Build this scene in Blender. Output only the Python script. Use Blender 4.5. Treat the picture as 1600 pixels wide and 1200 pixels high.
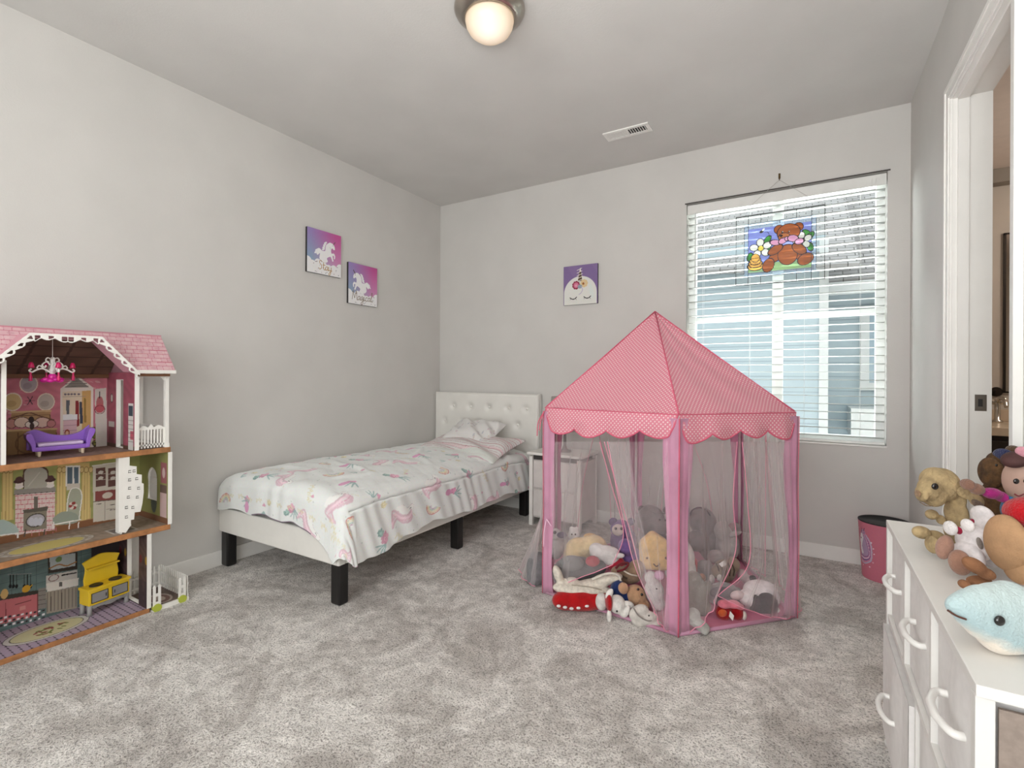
import bpy, bmesh, math, random
import numpy as np
from mathutils import Vector, Matrix
random.seed(7)
rng = np.random.default_rng(7)
S = bpy.context.scene
for o in list(bpy.data.objects): bpy.data.objects.remove(o)
PI = math.pi

# ------------------------------------------------------------------ camera
CAMZ = 1.14; FPX = 769.68; Y0 = 586.69; YAW = .5418; ROLL = .0047
XL, YB, XR, ZC = -3.007, 3.663, .507, 2.745         # left wall, back wall, right wall, ceiling
cam_d = bpy.data.cameras.new('camera'); cam = bpy.data.objects.new('camera', cam_d)
S.collection.objects.link(cam); S.camera = cam
cam_d.sensor_fit = 'HORIZONTAL'; cam_d.sensor_width = 36
cam_d.lens = 36 * FPX / 1600
cam_d.shift_y = -(600 - Y0) / 1600
cam_d.clip_start = .02; cam_d.clip_end = 200
cam.matrix_world = Matrix.Translation((0, 0, CAMZ)) @ Matrix.Rotation(YAW, 4, 'Z') @ Matrix.Rotation(PI / 2, 4, 'X') @ Matrix.Rotation(ROLL, 4, 'Z')

# ------------------------------------------------------------------ world, light, exposure
S.view_settings.view_transform = 'Standard'; S.view_settings.look = 'None'
S.view_settings.gamma = 1; S.view_settings.use_curve_mapping = False
S.view_settings.exposure = 0.31
S.cycles.transparent_max_bounces = 48; S.cycles.max_bounces = 10; S.cycles.diffuse_bounces = 6; S.cycles.transmission_bounces = 10
W = bpy.data.worlds.new('overcast_sky'); S.world = W; W.use_nodes = True
bg = W.node_tree.nodes['Background']
bg.inputs['Color'].default_value = (.90, .96, 1.0, 1); bg.inputs['Strength'].default_value = 1.9

def area(name, loc, rot, sx, sy, power, col=(1, 1, 1), portal=False):
    d = bpy.data.lights.new(name, 'AREA'); d.shape = 'RECTANGLE'; d.size = sx; d.size_y = sy
    d.energy = power; d.color = col
    if portal: d.cycles.is_portal = True
    o = bpy.data.objects.new(name, d); S.collection.objects.link(o)
    o.location = loc; o.rotation_euler = rot
    return o
# fill lamp added behind the camera, set in an invented rear wall opening
area('rear_fill', (-.7, -1.52, 1.45), (PI / 2, 0, 0), 2.3, 1.9, 44, (1, .985, .965))
# upward fill lamp added beside the camera to brighten ceiling and walls
_bf = area('ceiling_fill', (.0, -.05, 1.35), (PI, 0, 0), .6, .6, 33, (1, .985, .965))
_bf.rotation_euler = Vector((.05, .28, 1.0)).to_track_quat('-Z', 'Y').to_euler()
sun = bpy.data.lights.new('sun', 'SUN'); sun.energy = .3; sun.angle = .01; sun.color = (1, .96, .9)
so = bpy.data.objects.new('sun', sun); S.collection.objects.link(so); so.rotation_euler = Vector((-.72, .25, -.62)).to_track_quat('-Z', 'Y').to_euler()
def aimed(name, loc, tgt, sx, sy, power, col):
    o = area(name, loc, (0, 0, 0), sx, sy, power, col); o.data.spread = math.radians(50); o.rotation_euler = (Vector(tgt) - Vector(loc)).to_track_quat('-Z', 'Y').to_euler(); return o
# fill lamps added outside, out of view, to push light through the window
aimed('window_fill_west', (-3.2, 6.0, 2.9), (-.176, 3.7, 1.55), 1.3, 1.6, 18, (.97, .985, 1))
aimed('window_fill_low', (-.176, 5.1, -.55), (-.176, 3.7, 1.55), 3.4, 1.3, 150, (1, .99, .97))
area('window_portal', (-.176, YB + .16, 1.55), (-PI / 2, 0, 0), 1.15, 1.65, 1, portal=True)

# ------------------------------------------------------------------ helpers
COL = S.collection
def lin(c):
    c = np.asarray(c, float) / 255.0
    return np.where(c <= .04045, c / 12.92, ((c + .055) / 1.055) ** 2.4)
def L4(c): return (*[float(x) for x in lin(c)], 1.0)

def ray(px, py):
    x, y = px - 800, py - 600; c, s = math.cos(-ROLL), math.sin(-ROLL)
    X = x * c - y * s; Y = x * s + y * c + 600
    u = X / FPX; v = (Y0 - Y) / FPX; s, c = math.sin(YAW), math.cos(YAW)
    return Vector((u * c - s, u * s + c, v))
EYE = Vector((0, 0, CAMZ))
def at(px, py, n, p):
    """point of the plane (normal n through p) on a photo ray"""
    d = ray(px, py); n = Vector(n); t = (Vector(p) - EYE).dot(n) / d.dot(n)
    return EYE + d * t
def atz(px, py, z=0): return at(px, py, (0, 0, 1), (0, 0, z))
def atD(px, py, D): return EYE + ray(px, py) * D

_mats = {}
def nt(m): return m.node_tree.nodes, m.node_tree.links
def mat(name, col, rough=.6, metal=0, noise=0, nscale=20, bump=0, bscale=60, sheen=0, emis=None, estr=0, spec=.5, trans=0, alpha=1, coat=0, col2=None):
    """principled material with procedural colour variation and bump"""
    if name in _mats: return _mats[name]
    m = bpy.data.materials.new(name); m.use_nodes = True; N, Lk = nt(m)
    b = N['Principled BSDF']; b.inputs['Roughness'].default_value = rough; b.inputs['Metallic'].default_value = metal
    b.inputs['Base Color'].default_value = L4(col); b.inputs['Specular IOR Level'].default_value = spec
    if sheen: b.inputs['Sheen Weight'].default_value = sheen; b.inputs['Sheen Roughness'].default_value = .5
    if coat: b.inputs['Coat Weight'].default_value = coat; b.inputs['Coat Roughness'].default_value = .1
    if trans: b.inputs['Transmission Weight'].default_value = trans
    b.inputs['Alpha'].default_value = alpha
    if emis: b.inputs['Emission Color'].default_value = L4(emis); b.inputs['Emission Strength'].default_value = estr
    tc = N.new('ShaderNodeTexCoord')
    nz = N.new('ShaderNodeTexNoise'); nz.inputs['Scale'].default_value = nscale; nz.inputs['Detail'].default_value = 5
    Lk.new(tc.outputs['Object'], nz.inputs['Vector'])
    cr = N.new('ShaderNodeMix'); cr.data_type = 'RGBA'
    c0 = np.array(col, float); c1 = np.array(col2 if col2 else np.clip(c0 * (1 - max(noise, .02)), 0, 255), float)
    cr.inputs['A'].default_value = L4(c1); cr.inputs['B'].default_value = L4(c0)
    mr = N.new('ShaderNodeMapRange'); mr.inputs['From Min'].default_value = .35; mr.inputs['From Max'].default_value = .65
    Lk.new(nz.outputs['Fac'], mr.inputs['Value']); Lk.new(mr.outputs['Result'], cr.inputs['Factor'])
    Lk.new(cr.outputs['Result'], b.inputs['Base Color'])
    if bump:
        n2 = N.new('ShaderNodeTexNoise'); n2.inputs['Scale'].default_value = bscale; n2.inputs['Detail'].default_value = 4
        Lk.new(tc.outputs['Object'], n2.inputs['Vector'])
        bp = N.new('ShaderNodeBump'); bp.inputs['Strength'].default_value = bump; bp.inputs['Distance'].default_value = .004
        Lk.new(n2.outputs['Fac'], bp.inputs['Height']); Lk.new(bp.outputs['Normal'], b.inputs['Normal'])
    _mats[name] = m; return m
def plushmat(col, k=.12, bs=220):
    return mat('plush_%d_%d_%d' % tuple(int(c) for c in col), col, .95, noise=k, nscale=35, bump=.9, bscale=bs, sheen=.25, spec=.15)
def plain(col, r=.5): return mat('plain_%d_%d_%d_%d' % (*[int(c) for c in col], int(r * 100)), col, r, noise=.03)

def wloc(p):
    v = Vector((0, 0, 0))
    while p is not None: v += p.location; p = p.parent
    return v
def tag(o, label=None, cat=None, group=None, kind=None):
    if label: o['label'] = label
    if cat: o['category'] = cat
    if group: o['group'] = group
    if kind: o['kind'] = kind
    return o
def thing(name, label, cat, loc=(0, 0, 0), rotz=0, group=None):
    o = bpy.data.objects.new(name, None); COL.objects.link(o); o.empty_display_size = .05
    o.location = loc; o.rotation_euler = (0, 0, rotz); return tag(o, label, cat, group)

class MB:
    """collects shapes and links them as ONE mesh object"""
    def __init__(s): s.v = []; s.f = []; s.mi = []; s.m = 0
    def add(s, vs, fs):
        o = len(s.v); s.v += [tuple(p) for p in vs]; s.f += [tuple(i + o for i in f) for f in fs]; s.mi += [s.m] * len(fs); return s
    def box(s, x0, x1, y0, y1, z0, z1):
        v = [(x, y, z) for x in (x0, x1) for y in (y0, y1) for z in (z0, z1)]
        return s.add(v, [(0, 1, 3, 2), (4, 6, 7, 5), (0, 4, 5, 1), (2, 3, 7, 6), (0, 2, 6, 4), (1, 5, 7, 3)])
    def obox(s, c, u, v, w):
        c, u, v, w = map(Vector, (c, u, v, w))
        P = [c + u * a + v * b + w * d for a in (-1, 1) for b in (-1, 1) for d in (-1, 1)]
        return s.add(P, [(0, 1, 3, 2), (4, 6, 7, 5), (0, 4, 5, 1), (2, 3, 7, 6), (0, 2, 6, 4), (1, 5, 7, 3)])
    def tube(s, pts, r, n=10, closed=False, flat=1.0):
        pts = [Vector(p) for p in pts]; k = len(pts); rr = r if isinstance(r, (list, tuple)) else [r] * k
        rings = []; up = None
        for i, p in enumerate(pts):
            a = pts[(i - 1) % k] if (i > 0 or closed) else p; b = pts[(i + 1) % k] if (i < k - 1 or closed) else p
            t = (b - a)
            if t.length < 1e-9: t = Vector((0, 0, 1))
            t.normalize()
            if up is None: up = Vector((0, 0, 1)) if abs(t.z) < .9 else Vector((1, 0, 0))
            sd = t.cross(up)
            if sd.length < 1e-6: sd = t.orthogonal()
            sd.normalize(); up = sd.cross(t).normalized()
            rings.append([p + (sd * math.cos(2 * PI * j / n) + up * (flat * math.sin(2 * PI * j / n))) * rr[i] for j in range(n)])
        vs = [q for rg in rings for q in rg]; fs = []
        for i in range(k if closed else k - 1):
            a = i * n; b = ((i + 1) % k) * n
            for j in range(n): fs.append((a + j, a + (j + 1) % n, b + (j + 1) % n, b + j))
        if not closed: fs += [tuple(range(n - 1, -1, -1)), tuple(range((k - 1) * n, k * n))]
        return s.add(vs, fs)
    def lathe(s, prof, c=(0, 0, 0), n=32, sx=1, sy=1):
        c = Vector(c); vs = []; fs = []; k = len(prof)
        for r, z in prof:
            for j in range(n): vs.append((c.x + sx * r * math.cos(2 * PI * j / n), c.y + sy * r * math.sin(2 * PI * j / n), c.z + z))
        for i in range(k - 1):
            for j in range(n): fs.append((i * n + j, i * n + (j + 1) % n, (i + 1) * n + (j + 1) % n, (i + 1) * n + j))
        if prof[0][0] > 1e-6: fs.append(tuple(range(n - 1, -1, -1)))
        if prof[-1][0] > 1e-6: fs.append(tuple(range((k - 1) * n, k * n)))
        return s.add(vs, fs)
    def ell(s, c, r, rot=None, n=20, m=12):
        c = Vector(c); R = rot or Matrix.Identity(3); vs = []; fs = []
        for i in range(1, m):
            th = PI * i / m
            for j in range(n):
                ph = 2 * PI * j / n
                vs.append(c + R @ Vector((r[0] * math.sin(th) * math.cos(ph), r[1] * math.sin(th) * math.sin(ph), r[2] * math.cos(th))))
        vs += [c + R @ Vector((0, 0, r[2])), c - R @ Vector((0, 0, r[2]))]
        a, b = len(vs) - 2, len(vs) - 1
        for i in range(m - 2):
            for j in range(n): fs.append((i * n + j, (i + 1) * n + j, (i + 1) * n + (j + 1) % n, i * n + (j + 1) % n))
        for j in range(n): fs.append((a, j, (j + 1) % n)); fs.append((b, (m - 2) * n + (j + 1) % n, (m - 2) * n + j))
        return s.add(vs, fs)
    def prism(s, pts, o, u, v, w):
        """closed 2-D outline in the plane o+u*a+v*b, extruded along w"""
        o, u, v, w = map(Vector, (o, u, v, w)); n = len(pts)
        A = [o + u * a + v * b for a, b in pts]
        s.add(A + [p + w for p in A], [tuple(range(n - 1, -1, -1)), tuple(range(n, 2 * n))] + [(i, (i + 1) % n, (i + 1) % n + n, i + n) for i in range(n)]); return s
    def grid(s, P):
        """P[i][j] points -> sheet"""
        ni, nj = len(P), len(P[0]); vs = [p for row in P for p in row]
        return s.add(vs, [(i * nj + j, (i + 1) * nj + j, (i + 1) * nj + j + 1, i * nj + j + 1) for i in range(ni - 1) for j in range(nj - 1)])
    def ring(s, ax, c0, c1, a0, a1, b0, b1, wa, wb=None):
        '''rectangular frame between planes ax=c0..c1; a,b the other two axes; no overlapping corners'''
        wb = wb or wa
        for (p0, p1, q0, q1) in ((a0, a1, b0, b0 + wb), (a0, a1, b1 - wb, b1), (a0, a0 + wa, b0 + wb, b1 - wb), (a1 - wa, a1, b0 + wb, b1 - wb)):
            if ax == 0: s.box(c0, c1, p0, p1, q0, q1)
            elif ax == 1: s.box(p0, p1, c0, c1, q0, q1)
            else: s.box(p0, p1, q0, q1, c0, c1)
        return s
    def build(s, name, mats, parent=None, smooth=False, bevel=0, world=True, seg=2, solid=0, sub=0):
        me = bpy.data.meshes.new(name); off = wloc(parent) if (parent is not None and world) else Vector((0, 0, 0))
        me.from_pydata([Vector(p) - off for p in s.v], [], s.f)
        for m in (mats if isinstance(mats, (list, tuple)) else [mats]): me.materials.append(m)
        me.polygons.foreach_set('material_index', s.mi)
        if smooth: me.polygons.foreach_set('use_smooth', [True] * len(s.f))
        b = bmesh.new(); b.from_mesh(me); bmesh.ops.recalc_face_normals(b, faces=b.faces); b.to_mesh(me); b.free()
        o = bpy.data.objects.new(name, me); COL.objects.link(o)
        if parent is not None: o.parent = parent
        if solid: md = o.modifiers.new('solid', 'SOLIDIFY'); md.thickness = solid; md.offset = 0
        if bevel:
            md = o.modifiers.new('bevel', 'BEVEL'); md.width = bevel; md.segments = seg; md.limit_method = 'ANGLE'; md.angle_limit = math.radians(40); md.harden_normals = False
        if sub: md = o.modifiers.new('sub', 'SUBSURF'); md.levels = sub; md.render_levels = sub
        return o
def struct(o): o['kind'] = 'structure'; return o

# ---- painting onto fine meshes (prints, posters, patterned cloth)
class Cv:
    def __init__(s, X, Y, bgc):
        s.X = X; s.Y = Y; s.C = np.tile(np.array(bgc, float), (len(X), 1)); s.A = np.ones(len(X))
    def sub(s, x0, x1, y0, y1): return np.nonzero((s.X >= x0) & (s.X <= x1) & (s.Y >= y0) & (s.Y <= y1))[0]
    def put(s, i, m, col, a=1):
        w = (m.astype(float) * a)[:, None]; s.C[i] = s.C[i] * (1 - w) + np.array(col, float) * w
    def ell(s, cx, cy, rx, ry, col, rot=0, a=1, ring=0):
        R = max(rx, ry); i = s.sub(cx - R, cx + R, cy - R, cy + R)
        if not len(i): return s
        x = s.X[i] - cx; y = s.Y[i] - cy; c, n = math.cos(rot), math.sin(rot); X = x * c + y * n; Y = -x * n + y * c
        d = (X / rx) ** 2 + (Y / ry) ** 2; m = d <= 1
        if ring: m &= d >= (1 - ring / min(rx, ry)) ** 2
        s.put(i, m, col, a); return s
    def poly(s, pts, col, a=1):
        P = np.array(pts, float); i = s.sub(P[:, 0].min(), P[:, 0].max(), P[:, 1].min(), P[:, 1].max())
        if not len(i): return s
        x, y = s.X[i], s.Y[i]; ins = np.zeros(len(i), bool); n = len(P)
        for k in range(n):
            x1, y1 = P[k]; x2, y2 = P[(k + 1) % n]
            if y1 == y2: continue
            c = ((y1 > y) != (y2 > y)) & (x < (x2 - x1) * (y - y1) / (y2 - y1) + x1); ins ^= c
        s.put(i, ins, col, a); return s
    def rect(s, x0, y0, x1, y1, col, a=1):
        i = s.sub(min(x0, x1), max(x0, x1), min(y0, y1), max(y0, y1)); s.put(i, np.ones(len(i), bool), col, a); return s
    def line(s, pts, w, col, a=1):
        P = np.array(pts, float); i = s.sub(P[:, 0].min() - w, P[:, 0].max() + w, P[:, 1].min() - w, P[:, 1].max() + w)
        if not len(i): return s
        x, y = s.X[i], s.Y[i]; d = np.full(len(i), 1e9)
        for k in range(len(P) - 1):
            a0, b0 = P[k], P[k + 1]; ab = b0 - a0; q = ab @ ab + 1e-12
            t = np.clip(((x - a0[0]) * ab[0] + (y - a0[1]) * ab[1]) / q, 0, 1)
            d = np.minimum(d, np.hypot(x - a0[0] - t * ab[0], y - a0[1] - t * ab[1]))
        s.put(i, d <= w / 2, col, a); return s
    def noise(s, amp, f=40):
        s.C *= (1 + amp * np.sin(s.X * f + 3 * np.sin(s.Y * f * .7)) * np.cos(s.Y * f * 1.3 + 2 * np.sin(s.X * f * .5)))[:, None]; return s
def crv(pts, k=8):
    """smooth open curve through points (Catmull-Rom)"""
    P = [np.array(p, float) for p in pts]; P = [2 * P[0] - P[1]] + P + [2 * P[-1] - P[-2]]; out = []
    for i in range(1, len(P) - 2):
        for j in range(k):
            t = j / k; a, b, c, d = P[i - 1:i + 3]
            out.append(tuple(.5 * ((2 * b) + (-a + c) * t + (2 * a - 5 * b + 4 * c - d) * t * t + (-a + 3 * b - 3 * c + d) * t ** 3)))
    out.append(tuple(P[-2])); return out
def printmat(name='printed', rough=.55, bump=0, alpha=False, sheen=0):
    if name in _mats: return _mats[name]
    m = bpy.data.materials.new(name); m.use_nodes = True; N, Lk = nt(m); b = N['Principled BSDF']
    b.inputs['Roughness'].default_value = rough; b.inputs['Specular IOR Level'].default_value = .3
    a = N.new('ShaderNodeAttribute'); a.attribute_name = 'Col'
    tc = N.new('ShaderNodeTexCoord'); nz = N.new('ShaderNodeTexNoise'); nz.inputs['Scale'].default_value = 90; nz.inputs['Detail'].default_value = 5
    Lk.new(tc.outputs['Object'], nz.inputs['Vector'])
    mx = N.new('ShaderNodeMix'); mx.data_type = 'RGBA'; mx.blend_type = 'MULTIPLY'; mx.inputs['Factor'].default_value = .12
    Lk.new(a.outputs['Color'], mx.inputs['A']); Lk.new(nz.outputs['Color'], mx.inputs['B']); Lk.new(mx.outputs['Result'], b.inputs['Base Color'])
    if sheen: b.inputs['Sheen Weight'].default_value = sheen
    if bump:
        bp = N.new('ShaderNodeBump'); bp.inputs['Strength'].default_value = bump; bp.inputs['Distance'].default_value = .003
        Lk.new(nz.outputs['Fac'], bp.inputs['Height']); Lk.new(bp.outputs['Normal'], b.inputs['Normal'])
    _mats[name] = m; return m
def gridmesh(name, P, nu, nv, C, m, parent=None, A=None, keep=None, world=True, solid=0):
    """P (nu*nv,3) sheet with printed colours C (sRGB)"""
    off = np.array(wloc(parent)) if (parent is not None and world) else np.zeros(3)
    P = np.asarray(P, float) - off
    i, j = np.meshgrid(np.arange(nu - 1), np.arange(nv - 1), indexing='ij'); a = (i * nv + j).ravel()
    F = np.stack([a, a + nv, a + nv + 1, a + 1], 1)
    if keep is not None: F = F[keep[F].all(1)]
    me = bpy.data.meshes.new(name); me.vertices.add(len(P)); me.vertices.foreach_set('co', P.ravel())
    me.loops.add(F.size); me.loops.foreach_set('vertex_index', F.ravel().astype(np.int32))
    me.polygons.add(len(F)); me.polygons.foreach_set('loop_start', (np.arange(len(F)) * 4).astype(np.int32))
    me.polygons.foreach_set('use_smooth', np.ones(len(F), bool)); me.update(calc_edges=True)
    ca = me.color_attributes.new('Col', 'FLOAT_COLOR', 'POINT')
    c4 = np.ones((len(P), 4)); c4[:, :3] = lin(np.clip(C, 0, 255))
    if A is not None: c4[:, 3] = A
    ca.data.foreach_set('color', c4.ravel()); me.materials.append(m)
    if keep is not None:
        b = bmesh.new(); b.from_mesh(me); bmesh.ops.delete(b, geom=[v for v in b.verts if not v.link_faces], context='VERTS'); b.to_mesh(me); b.free()
    o = bpy.data.objects.new(name, me); COL.objects.link(o)
    if parent is not None: o.parent = parent
    if solid: md = o.modifiers.new('solid', 'SOLIDIFY'); md.thickness = solid; md.offset = 0
    return o
def panel(name, o, u, v, w, h, res, paint, parent=None, m=None, bgc=(255, 255, 255), cut=None, world=True):
    """flat printed panel: origin o, unit axes u,v, size w x h; paint(Cv) in metres"""
    nu = max(2, int(w / res) + 1); nv = max(2, int(h / res) + 1)
    a, b = np.meshgrid(np.linspace(0, w, nu), np.linspace(0, h, nv), indexing='ij'); a = a.ravel(); b = b.ravel()
    c = Cv(a, b, bgc); paint(c)
    P = np.array(o)[None] + a[:, None] * np.array(u)[None] + b[:, None] * np.array(v)[None]
    keep = None if cut is None else ~cut(a, b)
    return gridmesh(name, P, nu, nv, c.C, m or printmat(), parent, c.A, keep, world)
# ------------------------------------------------------------------ room shell
WALL = mat('wall_paint', (204, 202, 198), .85, noise=.012, nscale=3, bump=.12, bscale=140, spec=.2)
CEIL = mat('ceiling_paint', (208, 207, 204), .9, noise=.012, nscale=3, bump=.15, bscale=120, spec=.15)
TRIM = mat('trim_paint', (232, 231, 227), .4, noise=.01, nscale=6)
WX0, WX1, WZ0, WZ1 = -.752, .400, .725, 2.368            # window opening
DY0, DY1, DZ1 = 1.952, 2.667, 2.285                      # doorway opening in the right wall
TH = .115

def carpet():
    m = bpy.data.materials.new('grey_carpet'); m.use_nodes = True; N, Lk = nt(m); b = N['Principled BSDF']
    b.inputs['Roughness'].default_value = 1; b.inputs['Specular IOR Level'].default_value = .05
    b.inputs['Sheen Weight'].default_value = .15
    tc = N.new('ShaderNodeTexCoord')
    def noise(sc, det=4, dist=0, rough=.5):
        n = N.new('ShaderNodeTexNoise'); n.inputs['Scale'].default_value = sc; n.inputs['Detail'].default_value = det
        n.inputs['Distortion'].default_value = dist; n.inputs['Roughness'].default_value = rough
        Lk.new(tc.outputs['Object'], n.inputs['Vector']); return n
    def ramp(src, a, c0, bb, c1):
        r = N.new('ShaderNodeValToRGB'); e = r.color_ramp.elements; e[0].position = a; e[1].position = bb
        e[0].color = L4(c0); e[1].color = L4(c1); Lk.new(src, r.inputs['Fac']); return r
    big = noise(3.2, 7, .9, .7); r1 = ramp(big.outputs['Fac'], .40, (200, 194, 188), .60, (246, 242, 237))
    mid = noise(17, 5, .6, .65); r2 = ramp(mid.outputs['Fac'], .36, (205, 204, 203), .60, (255, 255, 255))
    fine = noise(135, 2, .5, .75); r3 = ramp(fine.outputs['Fac'], .37, (96, 92, 88), .50, (255, 255, 255))
    def mul(a, c, f):
        x = N.new('ShaderNodeMix'); x.data_type = 'RGBA'; x.blend_type = 'MULTIPLY'; x.inputs['Factor'].default_value = f
        Lk.new(a, x.inputs['A']); Lk.new(c, x.inputs['B']); return x.outputs['Result']
    c = mul(mul(r1.outputs['Color'], r2.outputs['Color'], .7), r3.outputs['Color'], .62)
    Lk.new(c, b.inputs['Base Color'])
    bp = N.new('ShaderNodeBump'); bp.inputs['Strength'].default_value = .9; bp.inputs['Distance'].default_value = .010
    Lk.new(fine.outputs['Fac'], bp.inputs['Height'])
    bp2 = N.new('ShaderNodeBump'); bp2.inputs['Strength'].default_value = .35; bp2.inputs['Distance'].default_value = .03
    Lk.new(mid.outputs['Fac'], bp2.inputs['Height']); Lk.new(bp.outputs['Normal'], bp2.inputs['Normal']); Lk.new(bp2.outputs['Normal'], b.inputs['Normal'])
    return m
CARPET = carpet()
m = MB(); m.box(XL - .1, XR, -1.6, YB, -.1, 0); struct(m.build('floor', CARPET))
m = MB(); m.box(XL - .1, XR + TH, -1.6, YB + .2, ZC, ZC + .1); struct(m.build('ceiling', CEIL))
m = MB(); m.box(XL - .1, XL, -1.6, YB + .2, 0, ZC); struct(m.build('wall_left', WALL))
m = MB(); y1 = YB + .2
m.box(XL, WX0, YB, y1, 0, ZC).box(WX1, XR, YB, y1, 0, ZC).box(WX0, WX1, YB, y1, 0, WZ0).box(WX0, WX1, YB, y1, WZ1, ZC)
struct(m.build('wall_back', WALL))
m = MB(); yy = y1 + .012
m.box(XL - .1, WX0, y1, yy, 0, ZC).box(WX1, .5, y1, yy, 0, ZC).box(WX0, WX1, y1, yy, 0, WZ0).box(WX0, WX1, y1, yy, WZ1, ZC); struct(m.build('wall_bounce_skin', mat('dark_bounce_skin', (110, 112, 112), .8)))  # unseen dark skin added to cut light bouncing off the outer wall
m = MB(); m.box(XR, XR + TH, DY1 + .02, y1, 0, ZC).box(XR, XR + TH, -1.6, DY0 - .02, 0, ZC).box(XR, XR + TH, DY0 - .02, DY1 + .02, DZ1 + .02, ZC)
struct(m.build('wall_right', WALL))
m = MB(); m.box(XL, -1.9, -1.7, -1.6, 0, ZC).box(.9, XR + TH, -1.7, -1.6, 0, ZC).box(-1.9, .507, -1.7, -1.6, 0, .45).box(-1.9, .507, -1.7, -1.6, 2.45, ZC)
struct(m.build('wall_rear', WALL))
def baseboard(name, pts):
    m = MB()
    for (x0, x1, yy0, yy1) in pts: m.box(x0, x1, yy0, yy1, 0, .09)
    return struct(m.build(name, TRIM, bevel=.004))
baseboard('baseboard_left', [(XL, XL + .014, -1.6, YB)])
baseboard('baseboard_back', [(XL + .014, XR - .014, YB - .014, YB)])
baseboard('baseboard_right', [(XR - .014, XR, DY1 + .075, YB), (XR - .014, XR, -1.6, DY0 - .075)])

# doorway on the right: jambs, stop, casing
d = bpy.data.objects.new('door_1', None); COL.objects.link(d); d.location = (XR, (DY0 + DY1) / 2, 0); struct(d); d['label'] = 'white cased doorway to the bathroom'
m = MB()
m.box(XR - .004, XR + TH + .004, DY1, DY1 + .02, 0, DZ1 + .02).box(XR - .004, XR + TH + .004, DY0 - .02, DY0, 0, DZ1 + .02).box(XR - .004, XR + TH + .004, DY0, DY1, DZ1, DZ1 + .02)
m.build('door_jamb', TRIM, d)
m = MB()
m.box(XR + .012, XR + .047, DY1 - .011, DY1, 0, DZ1 - .011).box(XR + .012, XR + .047, DY0, DY0 + .011, 0, DZ1 - .011).box(XR + .012, XR + .047, DY0, DY1, DZ1 - .011, DZ1)
m.build('door_stop', TRIM, d)
m = MB(); cw = .062
for (w0, w1, t) in ((0.005, .014, .011), (.014, cw - .014, .016), (cw - .014, cw, .021)):
    m.box(XR - t, XR + .001 * t, DY1 + w0, DY1 + w1, 0, DZ1 + w0).box(XR - t, XR + .001 * t, DY0 - w1, DY0 - w0, 0, DZ1 + w0).box(XR - t, XR + .001 * t, DY0 - w1, DY1 + w1, DZ1 + w0, DZ1 + w1)
m.build('door_casing', TRIM, d)
m = MB(); m.box(XR + .068, XR + .104, DY1 - .0015, DY1, 1.006, 1.072); m.build('strike_plate', mat('dark_nickel', (122, 116, 108), .35, .9), d, bevel=.0007)
m = MB(); m.box(XR + .078, XR + .092, DY1 - .002, DY1, 1.024, 1.054); m.build('latch_hole', plain((25, 22, 20)), d)

# bathroom beyond the doorway
BW = mat('bathroom_paint', (200, 191, 180), .8, noise=.02, nscale=4)
m = MB(); m.box(XR + TH, 3.0, 4.5, 4.6, 0, 2.9); struct(m.build('wall_bathroom_back', BW))
m = MB(); m.box(XR + TH, 3.1, .6, 4.6, 2.51, 2.6); struct(m.build('ceiling_bathroom', mat('bathroom_ceiling', (226, 214, 206), .8)))
m = MB(); m.box(3.0, 3.1, .6, 4.6, 0, 2.6).box(XR + TH, 3.1, .5, .6, 0, 2.6).box(XR, XR + TH, y1, 4.6, 0, 2.6); struct(m.build('wall_bathroom_side', BW))
m = MB(); m.box(XR, 3.1, .5, 4.6, -.1, -.001); struct(m.build('floor_bathroom', mat('bathroom_tile', (170, 160, 150), .4)))
m = MB(); m.box(XR + TH, 2.9, 4.40, 4.5, 2.42, 2.51); struct(m.build('shade_band', mat('bathroom_shade_tone', (150, 142, 132), .7)))  # darker strip painted for the shade under the bathroom ceiling
t = thing('bathroom_vanity', 'dark bathroom vanity with pale counter seen through the doorway', 'vanity', (1.3, 4.2, 0))
m = MB(); m.box(.72, 2.1, 3.95, 4.49, .08, .80); m.build('cabinet', mat('espresso_wood', (48, 38, 33), .4, noise=.2, nscale=12), t, bevel=.004)
m = MB(); m.box(.74, 2.08, 3.99, 4.49, 0, .08); m.build('plinth', plain((30, 25, 22)), t)
for k in range(3):
    m = MB(); m.box(.74 + k * .45, 1.17 + k * .45, 3.93, 3.95, .12, .77); dd = m.build('door', mat('espresso_wood', (48, 38, 33)), t, bevel=.004)
m = MB(); m.box(.70, 2.12, 3.92, 4.49, .80, .85).box(.70, 2.12, 4.475, 4.497, .85, .93); m.build('countertop', mat('cream_marble', (214, 196, 172), .25, noise=.1, nscale=9), t, bevel=.004)
m = MB(); m.lathe([(0, .852), (.11, .852), (.19, .856), (.20, .852)], (1.3, 4.2, 0), 32); m.build('basin', plain((226, 214, 200), .2), t, smooth=True)
CH = mat('chrome', (205, 200, 192), .12, 1)
t = thing('bathroom_faucet', 'chrome bathroom faucet with lever handles on the pale counter', 'faucet', (1.05, 4.36, .85))
m = MB(); m.lathe([(.028, 0), (.028, .012), (.016, .02), (.014, .14), (.018, .15)], (1.05, 4.36, .85), 20); m.build('body', CH, t, smooth=True)
m = MB(); m.tube(crv([(1.05, 4.36, .98), (1.05, 4.30, 1.01), (1.05, 4.22, 1.0), (1.05, 4.19, .96)]), .011, 10); m.build('spout', CH, t, smooth=True)
for s_ in (-1, 1):
    m = MB(); m.tube([(1.05, 4.36, .975), (1.05 + s_ * .05, 4.36, .98), (1.05 + s_ * .09, 4.35, .975)], [.008, .013, .008], 10); m.build('handle', CH, t, smooth=True)
t = thing('robe_hook', 'dark round robe hook on the bathroom wall above the faucet', 'hook', (1.075, 4.5, 1.046))
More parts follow.
